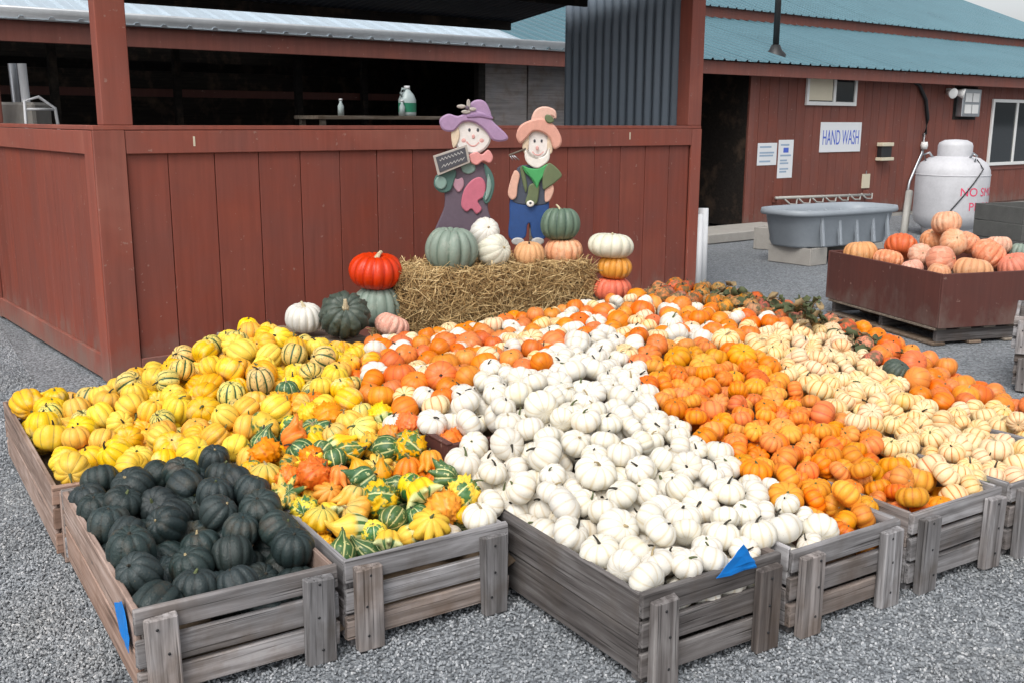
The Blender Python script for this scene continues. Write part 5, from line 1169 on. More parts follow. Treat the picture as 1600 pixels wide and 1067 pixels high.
'157,457,-88,-40,-8,-23 Y116,-1052,5099,378,25,35,60,67 W102,501,4850,460,-95,-28,-11,-9 O76,1065,3554,282,-67,66,-32,7 W86,873,3028,263,-100,1,-7,2 B116,-1041,2662,165,-35,72,-7,-59 O80,1342,3444,267,-48,-85,4,-24 W104,215,3326,437,-35,-26,11,-89 Y113,-1343,4775,476,-9,7,22,-97 C98,1286,5078,429,90,-9,0,43 W93,439,3251,376,-75,-6,-41,-52 D118,1766,5351,429,-75,12,35,-55 C90,1481,4316,361,-77,3,29,57 C91,2096,4117,233,18,-2,-5,98 O115,617,4550,461,-89,-40,19,-6 M110,276,5242,447,-73,-39,39,40 O92,782,4335,436,-8,5,10,99 C100,1389,4362,386,-96,-16,-20,-10 Y109,-1414,4302,320,-54,7,-16,-82 W102,-102,3907,502,-90,-22,-18,-33 M97,-38,5453,414,-95,-8,-31,-4 W97,732,3033,304,-51,-14,-8,85 C96,1220,4663,396,-13,71,62,-31 M99,591,5970,462,40,-35,17,-83 O80,773,4255,412,91,12,-4,-40 D101,1223,5832,467,-87,27,-26,-31 B118,-1207,3359,305,-31,32,4,89 C89,1394,4286,348,34,5,-3,94 O83,711,4072,420,65,35,-11,66 W95,436,5990,441,-99,3,1,-13 O77,1064,3921,367,-32,9,-84,-42 O89,1180,3385,255,-69,-19,-5,-70 Y106,-1595,4208,359,86,4,1,-51 O99,802,3511,343,-58,-35,38,63 Y118,-1067,4809,450,35,26,7,90 O91,1039,3687,361,-19,97,1,13 W98,337,3490,455,69,4,-2,-72 M95,-226,5494,388,-25,-4,82,51 G80,-781,3838,387,56,-14,-15,80 O90,593,3880,435,50,-14,5,-85 O95,1264,3849,319,-51,10,-39,76 C100,1213,4403,405,-57,-6,24,78 W93,315,3780,490,21,-71,-51,-44 G83,-443,3591,374,84,-31,14,43 B130,-994,3375,289,-76,11,-13,-63 M105,-209,4140,469,34,6,-4,-94 O88,1440,3267,240,97,-3,0,24 O106,768,3823,406,-89,30,15,31 W92,466,3890,453,1,-30,17,-94 Y116,-1494,4581,433,-67,-8,45,-58 O86,1137,3923,365,-85,-7,29,-44 C94,1539,4676,406,68,39,15,60 O98,1207,3786,334,-96,3,2,-27 D90,1142,5867,485,-63,-4,9,-77 W107,35,3893,511,-15,22,79,56 C95,1684,3608,256,-88,-10,10,-45 W77,601,3726,382,-36,8,69,62 B123,-1062,3042,276,-92,-1,39,9 W92,-60,3722,500,-80,-8,26,-53 C88,1524,4081,349,-31,75,32,-49 O76,1044,3856,363,46,-79,-13,-39 W103,581,3245,385,69,56,19,-42 C93,1549,4496,365,31,47,-64,52 M96,1864,4671,333,-88,25,39,5 M95,304,5847,424,-100,0,0,6 W107,637,4962,462,42,28,17,85 M95,-255,4615,456,0,-15,-15,98 M105,2092,5037,330,-59,10,38,70 B124,-796,2875,189,72,-30,-12,-61 W99,175,3263,327,-31,6,3,95 M101,417,5147,459,-78,20,-1,-59 O94,738,3657,376,-92,36,12,10 W89,-197,5418,402,-65,21,-15,72 O82,1063,3367,269,-78,-3,0,62 M99,127,5499,466,-97,-4,-2,22 O81,992,4394,392,82,-42,14,-36 O94,1089,4129,401,-78,2,-10,-61 W104,257,3454,482,70,16,-1,-69 C111,1321,4655,415,38,5,-2,-92 C114,-336,4115,479,-99,-4,13,-5 C94,1239,4534,414,-84,4,48,-26 C94,-43,4620,467,-87,26,16,39 C90,1448,3600,282,-29,-4,2,95 D92,1663,5722,427,-76,-27,-48,34 Y102,-1466,4025,339,-91,14,-12,38 C90,1583,4745,395,12,13,-3,-98 W89,778,5154,449,-86,-20,-13,-46 Y101,-941,4558,380,-6,-13,25,96 O88,1308,3955,327,-87,-7,44,22 M110,1194,5077,450,-62,-2,-10,-78 O94,677,3999,416,-72,1,-26,-64 O86,1192,3497,287,33,39,32,79 W91,572,2820,281,-36,-1,4,93 C96,1615,3791,317,-76,7,29,-57 W77,901,2918,252,7,32,10,-94 W92,332,5706,436,77,-41,-6,48 C89,1170,5506,458,96,14,1,23 D95,1286,5954,466,44,-15,-6,-88 O88,895,3844,390,12,-14,-13,-97 M96,-477,3987,444,-56,18,7,-80 M99,-604,4309,441,-40,-16,31,85 D92,983,5945,485,-65,37,-58,31 M85,938,5439,461,-37,24,3,-90 O95,1373,3785,309,-96,-14,16,18 Y101,-885,5213,327,72,-35,4,60 O77,977,3135,255,-83,18,-10,52 O81,1071,3614,318,-3,-1,-35,94 W87,576,3606,387,-73,-22,34,56 C89,686,5893,489,-89,9,14,42 W94,269,3851,490,12,7,2,-99 M111,1794,4884,388,27,32,0,91 B117,-926,3289,306,-86,34,22,-31 W97,391,5485,449,-68,15,23,68 O79,1275,3645,315,-42,14,12,89 C85,1700,4870,383,-16,72,6,-68 C92,-410,4315,453,78,17,-9,-59 D92,1547,5555,441,22,6,14,96 W82,643,3439,374,-90,-36,12,-19 D96,812,6098,477,92,-34,2,-17 O79,941,4170,406,-63,-67,-31,23 C91,2005,3629,276,42,-51,-7,74 O81,688,4142,421,68,-32,-27,-60 C97,1754,3945,270,-83,-6,56,-3 M109,-475,4504,467,51,41,-15,74 C96,1378,5176,451,-12,-55,-42,71 C94,1530,3980,312,35,-4,7,-94 W94,122,3366,442,-85,47,17,-16 M93,9,4478,459,-73,1,-42,53 W94,882,5601,472,45,31,44,-71 W90,292,4357,476,-33,12,-3,93 C105,1654,4206,349,-53,0,0,85 G84,-596,3139,252,-45,54,-9,-70 B117,-1027,2648,269,-68,-31,-9,66 C91,1600,4022,295,-70,-1,-45,-55 C85,1612,5067,395,-4,-9,-30,95 O76,840,3671,377,-94,12,-21,-25 C94,1240,4999,429,32,49,-9,-80 B125,-1029,2883,201,-84,10,28,-46 Y106,-1170,4765,494,-31,-71,-27,-57 C88,1074,4823,440,-34,31,46,76 C102,551,5002,466,-93,-3,17,33 M97,149,5424,425,-70,62,29,-19 W93,236,3078,318,-81,-34,-17,-45 O101,1344,3693,311,-95,4,26,18 W96,-87,4033,524,-65,-1,23,-72 M96,-72,4420,472,1,12,-21,-97 O88,892,3922,406,-62,-12,-60,49 W79,625,3661,392,82,-14,4,-56 O78,992,3370,286,-54,38,-56,-50 O85,640,4455,449,-85,-36,-20,-33 O79,1232,3439,268,-86,20,14,45 Y109,-1099,3980,359,-91,36,8,-19 Y103,-1195,4939,477,-98,1,-18,-4 M98,11,5786,394,-99,-16,1,-3 B117,-955,3143,321,-97,0,-7,22 Y103,-1513,4475,405,-34,10,44,-83 B118,-733,2786,183,57,32,6,75 O78,1153,3299,189,80,46,-13,35 O76,1177,4121,359,8,-45,-39,-80 M93,2029,5114,353,-32,-3,-10,94 C88,1657,4621,376,8,-2,-3,-100 M94,123,4118,528,76,-58,-3,29 C92,1561,4300,366,-80,-4,-4,59 O80,1106,4401,421,-99,-8,-11,10 W94,289,4560,459,-85,-35,-39,-5 M88,-261,3795,464,15,9,2,-98 G99,-351,3348,336,-61,2,-3,-79 Y101,-939,3529,300,-76,9,1,65 C111,1544,3655,237,9,10,0,-99 O95,1129,3294,263,-81,-36,-30,34 Y103,-616,4401,453,-72,6,67,-14 B118,-1233,3092,308,-16,20,-14,96 C98,1323,4073,355,-42,3,2,91 B121,-1400,3329,298,-78,12,25,57 G97,-574,3823,392,-92,4,12,37 M102,1966,5169,380,-50,4,-19,84 C95,75,5031,438,-96,25,3,13 W100,382,3898,473,-81,-11,-30,49 G85,-489,3735,413,1,18,-33,-93 B132,-861,2611,241,34,-4,7,94 G100,-900,3587,366,-100,0,-2,3 Y120,-836,4450,460,-66,-51,18,53 G86,-374,3079,261,-50,-82,-9,27 W104,739,2886,295,89,-17,-3,43 G99,-599,3058,267,-98,-5,-9,-19 O86,915,4037,433,-13,-1,-40,-91 C96,1281,4461,398,-32,-75,-16,55 M122,1890,5234,397,-68,-16,-33,63 Y100,-919,4199,410,28,-3,1,96 G109,-254,3034,259,8,10,-24,96 Y113,-845,4564,449,-76,8,-27,59 Y106,-721,4427,443,-47,3,-38,80 D95'
',1447,6037,465,23,16,39,-88 W104,-100,3060,276,-89,-3,-9,46 G81,-137,3135,253,-98,20,5,-4 C98,1763,4225,311,-94,30,-8,-16 Y111,-1621,4527,379,7,44,23,-87 Y119,-1821,4160,304,11,15,-9,-98 G95,-944,4029,373,-94,-32,2,-11 Y123,-979,4511,464,9,-11,-23,-96 Y106,-1234,3867,310,-70,-5,5,-72 M86,1097,5577,477,-78,58,4,-25 Y132,-1207,4495,476,-74,-4,54,39 Y108,-1088,4402,436,-77,32,-31,-46 D106,1468,5617,452,-38,2,-14,-91 Y113,-1482,4303,394,-51,16,65,-54 Y118,-1204,4279,451,-67,12,-39,-62 C94,505,4631,462,-52,-12,11,84 D98,1720,4790,394,75,-30,-10,59 Y116,-1084,4713,491,-53,-13,43,-72 B125,-810,2794,267,-61,20,-14,-75 M112,-509,3898,440,98,-14,1,11 M115,-518,4342,471,70,-32,18,-61 G96,-158,3204,304,-47,-25,-32,-79 M94,-89,4799,452,-20,-1,0,-98 B118,-1402,3228,264,8,-10,-6,99 D99,1372,6107,473,39,62,16,66 B116,-907,2730,257,-96,-11,17,-20 Y113,-1266,4589,489,35,39,-44,73 C92,1674,3463,174,-87,-19,24,38 M95,743,5335,457,-96,-22,0,-17 D107,1484,5800,466,-72,-63,29,5 O77,1213,3397,322,-76,24,-4,-60 O94,822,4539,466,-7,-37,-27,89 G88,-467,3423,313,-61,-31,36,-63 W89,656,3206,367,-98,-10,-18,4 M116,2036,4468,301,28,-5,10,-95 O94,1191,4189,393,-9,55,-26,79 D98,1401,5694,481,-76,-36,39,38 M102,1113,5660,462,3,-46,-30,-84 G103,-292,3176,318,-89,35,30,6 C103,552,5413,463,-43,-45,-9,-78 W108,378,4429,485,-91,7,-2,41 M99,362,4957,471,-85,32,-1,-43 M97,649,5641,478,-73,1,-2,-68 C97,2081,3832,235,-77,22,-26,-54 Y104,-937,4335,421,-55,-2,-1,84 G88,-733,3651,363,-100,8,2,3 B125,-700,2922,289,38,34,11,85 G88,-246,3314,314,56,-8,-8,82 C115,-97,5380,434,94,-5,0,33 M98,2251,4571,244,-78,25,-12,-56 M97,-447,5312,382,-25,18,-10,-94 W97,1005,5178,456,-94,2,29,19 G103,-789,3586,367,-21,-81,21,51 O88,870,3769,393,-39,-4,15,91 G94,-517,3198,289,87,-26,8,-41 W99,-11,3484,458,-39,1,0,-92 Y106,-1350,3821,320,-60,-4,22,77 O82,1039,4389,448,-39,15,-72,-54 G93,-608,3550,361,25,46,31,80 M101,-677,4955,422,74,11,-8,-66 W95,746,5711,502,-76,34,6,-56 Y109,-1283,4693,494,95,-16,3,-27 O86,1035,3428,305,-21,13,-1,-97 W94,20,5120,418,58,9,-11,-80 W93,-61,3257,359,64,18,1,74 B115,-1074,3212,319,-57,-38,-73,5 C115,1188,4913,442,-94,-18,-27,-11 C95,2075,3987,245,-58,11,68,-43 G102,-938,3753,354,-17,14,-88,41 G91,-736,3158,307,-8,-50,76,40 Y101,-1106,3826,378,-77,-4,40,-50 D87,1305,6169,482,-82,25,11,-51 D101,1012,6060,511,-39,-8,14,-91 W97,-131,3430,395,-93,-35,12,3 G97,-794,4008,384,50,11,11,-85 M93,-436,4840,439,-99,3,-5,-10 G109,-700,3813,377,-78,-17,-45,-40 Y103,-997,4610,477,57,-16,18,79 O80,1298,3294,281,-96,26,-2,14 Y103,-1392,4662,475,-57,5,23,-78 M103,-6,4223,507,-63,-16,14,-74 G99,-357,3462,375,41,-33,-20,82 Y118,-1386,4129,340,55,-79,-7,-27 G80,-523,3378,332,-33,-5,5,94 G89,-382,3543,370,-73,-32,11,-60 D102,915,5998,498,-49,63,-34,-49 M99,-356,5041,418,-54,1,-10,-83 W90,643,3332,353,-7,-10,-19,-98 M102,-176,4551,451,8,9,15,98 O83,762,4145,431,-96,15,-21,-11 C95,155,5272,458,-94,15,20,-24 Y102,-1383,3921,331,-86,-13,25,-43 G81,-500,3678,365,18,-26,13,94 M111,850,5409,470,-73,-27,17,-60 W89,520,2876,306,-57,33,-41,-63 W98,131,3099,344,-73,17,-5,66 W94,543,3156,343,-63,-17,31,70 Y119,-1663,4341,372,-87,-2,-45,21 C86,1600,5258,434,-95,-12,4,28 M97,610,5505,473,-95,-6,29,5 Y115,-1087,4504,459,-84,36,-23,33 W99,-180,3772,478,68,27,-9,68 M88,755,5854,476,-82,41,37,-13 W116,25,3676,510,-12,-3,28,95 Y102,-1011,3602,327,44,-31,-46,-71 C89,2047,4012,319,-53,-47,61,-35 D85,928,6288,481,93,23,-7,-29 D92,1204,6386,478,-80,-2,10,59 G102,-495,3279,316,-58,-15,-50,-63 B121,-907,3010,307,-85,-17,-31,-40 G81,-621,3438,339,-45,-3,25,85 C106,-284,3710,456,-96,20,11,-17 D98,891,6196,482,-70,-16,0,-70 W100,-151,5540,383,-61,15,28,72 G83,-765,3425,317,-59,14,19,77 G105,-610,3714,392,-26,-23,0,94 M94,1799,4388,327,-30,3,21,-93 B130,-1239,2984,279,-89,3,-3,-46 B120,-1115,3309,329,3,-17,20,-96 C94,1728,4468,349,-72,-15,26,-62 Y106,-1293,4951,495,7,2,-2,100 Y103,-670,4141,419,-23,19,-16,-94 D92,866,5866,515,-64,-4,59,-49 M95,2251,4448,248,62,43,1,-66 G89,-865,4053,382,-75,6,-3,-65 G95,-441,3484,363,-35,-48,65,48 Y105,-1338,3525,309,-95,-20,-6,24 D97,1741,5445,421,15,86,21,-44 M107,1252,5299,460,-41,14,-2,-90 G105,-647,3631,366,-95,-1,27,-13 D88,1756,5581,427,-40,-7,0,91 G88,-739,3275,316,-15,-33,-59,72 M97,-557,5263,374,89,-44,-1,12 Y110,-1748,4055,283,-15,-1,10,-98 C91,643,5231,488,70,5,1,-71 Y102,-1229,3488,307,26,-11,19,94 C93,1539,3821,293,-99,8,7,1 D93,1312,6044,476,-27,7,15,-95 M100,-163,5312,414,-96,7,-16,-23 Y104,-1911,4116,299,-41,11,16,-89 G82,-754,3750,351,-49,-1,-19,85 Y108,-719,4582,440,-83,46,30,-10 W106,282,4468,470,30,-60,-14,-73 C100,49,4662,466,-72,-65,-22,-10 W103,63,3430,454,-4,8,-25,-96 Y120,-1053,4179,432,43,8,4,-90 W91,193,3733,495,13,-19,20,-95 Y118,-1260,4853,494,58,-15,13,79 D94,1553,5461,438,-81,0,2,58 W82,931,3075,272,-67,18,-53,49 Y116,-1359,4026,347,-46,14,-5,88 O79,1038,3020,249,-92,10,-27,29 G80,-977,3958,364,-66,16,-13,72 M106,2124,4903,333,-94,4,2,-35 C92,1423,5072,446,-77,4,16,62 W103,231,4283,503,44,65,8,61 W91,507,3295,392,7,-28,-7,-96 G81,-268,3384,294,-93,-14,-2,35 D95,1734,4958,421,21,41,19,-87 O80,1108,3829,372,72,-41,-26,-49 Y114,-1450,3735,312,-53,78,32,3 Y103,-775,4083,431,29,4,-6,-95 M100,219,5619,441,97,6,0,-25 D86,1078,6277,508,-86,0,0,-50 O89,549,4033,458,-82,-11,20,-52 W94,-30,3588,489,39,18,4,90 M113,1994,4894,336,7,35,5,-93 G81,-603,3223,294,-53,-36,14,-76 C89,-7,4816,477,-96,-5,-5,-29 M105,1955,4650,333,20,-11,45,-86 M90,-568,3985,423,30,11,-6,95 M93,143,4733,448,-9,-11,40,-90 O81,963,3714,351,65,27,4,71 C90,243,5071,439,-67,48,43,-38 Y120,-1394,4556,466,-75,34,-43,-36 W90,-606,5135,395,-98,-12,-8,15 C96,2081,4222,291,-92,-18,-19,28 B118,-811,2907,293,-77,7,-7,63 D99,1377,5980,474,-69,-10,7,71 Y109,-1563,4364,384,-22,10,-57,-78 W89,489,2674,295,-30,4,-23,92 O77,684,3678,427,-93,17,-6,-31 C109,1642,4493,367,28,-56,26,73 C99,1417,4651,418,-77,59,-8,22 Y114,-1140,4623,488,-57,-58,-12,57 M95,-392,5393,374,-8,-11,-18,-97 Y100,-1577,4723,380,-99,-13,-10,-2 C94,1916,4235,295,-54,41,71,-18 C105,1671,4398,356,-9'
'8,-6,12,18 C85,1572,5151,413,-89,43,11,10 W89,187,2877,187,86,-6,4,50 G82,-695,3442,337,-73,-11,-37,56 O80,1125,3995,384,-96,0,0,28 G81,-444,3342,332,-19,0,0,-98 Y102,-1434,4215,353,-89,-27,-6,36 O78,1165,3710,366,49,8,-3,-87 W96,406,4817,482,-7,51,24,-82 Y102,-739,4299,442,-52,-1,-1,85 D112,1014,6342,494,-75,26,35,50 O84,1289,3772,330,-88,-18,43,-1 G80,-673,3512,340,-79,38,-39,-27 Y113,-1740,4230,347,-98,9,17,2 W88,593,3529,403,22,-16,17,95 W89,-241,4696,443,-48,-25,-69,47 Y101,-1262,4213,405,-2,20,82,-54 B118,-1328,3114,268,-95,-6,5,-29 W93,1033,5696,469,-71,0,0,-71 M93,899,5302,452,43,10,-18,-88 Y103,-1188,4376,434,-66,35,-25,-62 G90,-301,3112,259,11,-24,-4,96 O86,705,4212,445,-8,12,1,99 D91,1226,6022,480,-96,0,0,28 O77,618,3951,432,-89,30,29,16 G85,-378,2963,233,-77,41,26,42 C94,-267,4420,470,-70,-2,-8,71 O90,683,4384,433,-23,-13,-69,67 M103,842,5024,476,-75,8,-31,-57 D95,1636,5378,429,-80,-27,18,-51 W96,363,4326,509,-74,-27,-6,-61 O80,1232,3295,250,-91,15,37,-15 W94,-355,4935,432,-63,-57,-40,33 D90,1177,5614,498,-96,10,26,-7 W97,153,3659,506,-76,12,-56,-30 C89,-353,5295,381,-47,-25,58,-62 O93,907,4681,466,-73,9,0,68 W94,298,3562,483,-61,-4,19,77 C90,1296,5160,450,-93,19,9,-31 D87,1616,5513,448,-98,-16,0,14 G91,-453,2943,217,-86,-16,37,32 O88,1111,4208,395,-78,62,1,-10 O79,894,4210,441,-6,-16,87,46 O89,737,4717,459,-18,21,-34,90 O80,882,3436,324,-66,-2,-10,-74 W91,414,3164,402,2,25,31,-92 W92,3,4554,493,-14,46,45,-75 W89,74,5290,410,-28,-17,-16,-93 D87,1563,5875,454,-43,2,8,-90 W93,275,3260,415,-60,-4,16,-79 D89,827,6016,487,-83,-17,-12,-51 B120,-848,3191,310,-97,10,-18,-9 W91,655,2976,312,-93,35,-8,-5 M92,-562,4596,435,-87,-9,-32,36 W89,603,5853,476,-39,-3,82,-41 O86,936,3552,371,-78,0,-19,60 G88,-429,3024,241,94,16,5,-31 Y100,-2153,4402,280,-63,-47,37,-49 O79,1228,4076,376,-56,15,-33,-74 W93,471,4428,475,60,-12,6,-79 D87,1327,5657,497,-100,-6,0,2 W92,146,4259,513,-46,-67,-8,57 W88,426,3501,436,-42,-27,-50,-71 O91,828,3970,398,-45,87,-4,18 C96,203,5503,420,-77,-4,-8,-64 O78,982,3834,388,81,-10,3,-58 M97,1999,4376,295,-39,-77,28,43 Y101,-1161,4224,381,44,-18,6,88 O99,1151,3564,316,-98,12,9,-11 M94,604,4811,498,67,11,2,-73 D87,908,6363,482,-58,-20,49,62 W89,426,4091,479,-31,-75,-19,-56 Y105,-1670,4443,373,-91,-1,-1,42 W91,-431,3664,398,-85,6,8,-52 O79,1015,3555,329,-76,-1,0,-66 B119,-1145,2895,281,-79,24,-35,-44 Y101,-2068,4372,284,-38,15,3,-91 C88,1331,3826,367,-82,3,-21,-53 Y106,-684,4044,433,19,-6,-16,97 M94,-328,4562,487,-40,-16,-51,-74 B115,-750,2622,252,-98,7,21,2 C93,1504,3744,297,-38,1,12,-92 C98,248,5334,427,-2,49,13,86 G104,-657,3269,344,-53,25,-28,76 G102,-834,3323,320,-99,-1,-2,-12 C93,699,5163,468,-87,47,10,-14 W93,134,3180,374,-85,-4,28,-44 Y111,-1662,4013,323,67,-20,-14,70 G80,-276,3362,364,88,-16,-1,44 Y112,-1450,4403,421,-95,25,-6,-16 M98,1417,5268,464,70,-16,11,69 M111,-615,4769,437,-70,32,-44,-46 M98,1107,4967,452,-18,-30,-16,92 D98,1017,5774,503,-67,-25,1,70 W104,689,3113,349,-68,-5,-7,73 Y119,-1151,4082,396,-60,-3,-1,-80 G89,-924,4098,415,36,3,3,-93 Y104,-1117,3721,331,-29,44,11,84 Y125,-1962,4226,293,-10,10,2,99 Y119,-1533,3426,304,-61,-59,-45,29 Y105,-1987,4332,307,92,11,0,38 O79,1186,3239,251,-95,-16,-22,-13 M89,1044,5412,483,-86,18,23,-42 G94,-870,3480,346,-75,-10,31,58 Y101,-911,4703,457,22,-6,-9,97 W77,871,3074,320,-97,-6,23,4 W99,-3,5320,431,-91,-12,-21,33 M92,1260,5426,471,7,50,-9,-86 C91,1601,4891,427,23,-26,-50,-79 G86,-898,3391,313,-11,-8,-1,99 D89,985,6157,517,-72,-58,-35,14 W99,-9,3989,499,-56,-37,-22,-71 B119,-1046,2935,297,17,29,34,-88 G81,-659,3110,282,-68,-67,-24,16 O82,814,4221,463,75,-8,-2,66 Y100,-1678,3802,299,-27,9,-1,-96 C101,462,5714,462,-55,-9,78,-30 Y100,-1625,3563,278,-47,-8,83,-28 O78,885,4302,457,9,-1,0,100 Y109,-1828,4303,316,-41,23,21,86 Y108,-1320,4400,435,-69,38,2,-62 G86,-216,3248,343,33,-42,50,-68 G91,-837,3750,354,-6,46,9,-88 M98,-695,5138,385,36,20,1,91 G88,-824,3900,395,-65,9,-67,35 G82,-690,3715,363,-64,65,-31,27 W90,178,3490,473,-45,31,47,69 C89,1863,4156,300,-85,-12,-3,52 C94,1648,5129,432,28,-1,1,-96 W91,-198,3856,474,-31,9,-3,-95 W89,380,3981,489,-90,-2,-3,-43 W93,124,3905,517,-80,10,11,-58 C88,1457,4866,427,-30,-8,-82,-48 D88,1126,6035,504,63,12,14,-75 G88,-752,3351,333,-42,-26,82,29 W90,-640,5221,380,-46,1,-7,-88 G80,-574,3272,340,-29,-1,-1,-96 C96,-581,4933,428,67,50,-26,-48 O81,694,3832,447,-40,20,-5,-89 D91,1325,5563,488,-60,2,0,-80 M90,410,5564,465,-59,14,46,65 M94,48,4142,496,-98,-16,10,-9 O80,938,4411,438,20,25,-20,-92 O76,883,3608,393,-78,-12,-26,56 W98,324,5430,451,-72,3,-52,46 D92,1280,6325,480,-90,-20,17,-36 C88,1657,3480,252,-64,-5,-61,46 M95,-143,4870,457,20,-69,43,55 G85,-375,3607,414,31,-17,-7,-93 M89,1338,5244,484,-88,-4,-11,46 M94,-198,4260,510,-98,-2,1,21 Y106,-1687,4146,348,-2,-13,-4,-99'
)


SPEC = {  # name, stem kinds, stem materials
    'W': ('white_pumpkin', ['long', 'long', 'long', 'short'], ['green', 'dark', 'dark', 'tan']),
    'O': ('orange_pumpkin', ['short', 'stub', 'stub'], ['tan', 'green']),
    'C': ('cream_pumpkin', ['short', 'long', 'stub'], ['green', 'dark', 'tan']),
    'M': ('plain_pumpkin', ['stub', 'short', 'stub'], ['green', 'tan', 'dark']),
    'D': ('weathered_pumpkin', ['long', 'thick', 'long'], ['dark', 'tan', 'dark']),
    'Y': ('yellow_squash', ['short', 'long', 'stub'], ['dark', 'green', 'dark']),
    'B': ('dark_squash', ['stub', 'short', 'stub', 'stub'], ['dark', 'tan', 'green']),
}
LAB = {  # what it is, where its heap is, group, bounds u0 u1 v0 v1 of the heap
    'Wf': ('white pumpkin', 'of the white heap', 'white pumpkins of the white heap', (1.17, 2.2, -.6, .75)),
    'Wm': ('white pumpkin', 'among orange ones below the bale', 'white pumpkins in the mixed heap', (1.2, 3.6, .5, 2.35)),
    'O': ('ribbed orange pumpkin', 'between white and cream heaps', 'small ribbed orange pumpkins', (1.7, 2.9, -.6, 1.2)),
    'Cf': ('cream striped pumpkin', 'of the right-hand cream heap', 'cream striped pumpkins at right', (2.3, 3.9, -.6, 1.4)),
    'Cm': ('cream striped pumpkin', 'in the mixed heap below the bale', 'cream striped pumpkins in the mixed heap', (1.2, 3.4, .5, 2.35)),
    'Mm': ('smooth orange pumpkin', 'among white ones below the bale', 'smooth orange pumpkins in the mixed heap', (1.2, 3.6, .5, 2.35)),
    'Mr': ('smooth orange pumpkin', 'in the far right band', 'smooth orange pumpkins at far right', (3.3, 4.05, .1, 1.3)),
    'D': ('weathered orange pumpkin', 'along the back edge', 'weathered orange pumpkins', (3.2, 4.05, .9, 2.35)),
    'Y': ('yellow ribbed squash', 'in the left heap', 'yellow squashes', (0, 1.5, 1.0, 2.4)),
    'Ys': ('green striped squash', 'among the yellow squashes', 'green striped squashes', (0, 1.5, 1.0, 2.4)),
    'B': ('dark green ribbed squash', 'in the corner crate', 'dark squashes in the corner crate', (0, .56, 0, 1.08)),
    'G': ('gourd', '', '', (.5, 1.15, 0, 1.3)),
}
SIZE = {'W': (.096, .112), 'O': (.084, .1), 'C': (.096, .11), 'M': (.1, .118), 'D': (.095, .11), 'Y': (.11, .125), 'B': (.126, .14), 'G': (.09, .104)}
def place(lk, u, v):
    u0, u1, v0, v1 = LAB[lk][3]
    a, b = (u - u0) / (u1 - u0), (v - v0) / (v1 - v0)
    dep = ['frontmost', 'near front', 'front half', 'midway', 'back half', 'near back', 'rearmost'][max(0, min(6, int(b * 7)))]
    lr = ['far left', 'left', 'middle', 'right', 'far right'][max(0, min(4, int(a * 5)))]
    return lr, dep
def describe(kd, lk, d, q, u, v):
    lo, hi = SIZE[kd]
    size = 'small' if d < lo else ('large' if d > hi else 'middling')
    up_ = (q @ Vector((0, 0, 1)))
    pose = 'upright' if up_.z > .8 else ('tipped' if up_.z > .35 else ('sideways' if up_.z > -.4 else 'upturned'))
    lr, dep = place(lk, u, v)
    return '%s %s %s %s, %s, %s' % (size, pose, LAB[lk][0], LAB[lk][1], lr, dep)

for i, rec in enumerate(HEAP.split()):
    kd = rec[0]
    d, x, y, z, qw, qx, qy, qz = [int(t) for t in rec[1:].split(',')]
    d /= 1000
    loc = Vector((x, y, z)) / 1000
    q = Quaternion((qw, qx, qy, qz)).normalized()
    rel = loc - CO
    u, v = rel.dot(CU), rel.dot(CV)
    if kd == 'G':
        nm, mss, mats, word = G_KINDS[i % 5] if i % 7 else G_KINDS[1]
        mk = mats[(i // 5) % len(mats)]
        me = mss[i % len(mss)]
        o = fruit(nm, me, K[mk], loc, q, d * (1.12 if nm != 'winged_gourd' else 1.0), STEMS[rnd.choice(['short', 'long'])][i % 4], ST[rnd.choice(['green', 'tan', 'dark'])], top_of(me))
        tag(o, '%s %s %s gourd of the gourd heap, %s, %s' % ('small' if d < .09 else ('large' if d > .104 else 'middling'), GCOL[mk], word, *place('G', u, v)), 'gourd', 'mixed gourds')
        continue
    nm, sk, sm = SPEC[kd]
    mk, lk = kd, kd
    if kd == 'W': lk = 'Wf' if (v < .75 and u < 2.2) else 'Wm'
    if kd == 'C': lk = 'Cf' if u > 2.2 and v < 1.9 and u + v * .0 > 2.2 + max(0, v - .3) * .6 else 'Cm'
    if kd == 'M': lk = 'Mr' if u > 3.3 and v < 1.3 else 'Mm'
    if kd == 'Y' and i % 6 == 0: mk = lk = 'Ys'; nm = 'striped_squash'
    me = MS[kd][(i * 7 + i // 5) % len(MS[kd])]
    s = rnd.choice(sk)
    o = fruit(nm, me, K[mk], loc, q, d * 1.03, STEMS[s][i % len(STEMS[s])], ST[rnd.choice(sm)], top_of(me))
    tag(o, describe(kd, lk, d, q, u, v), 'squash' if kd in 'YB' else 'pumpkin', LAB[lk][2])

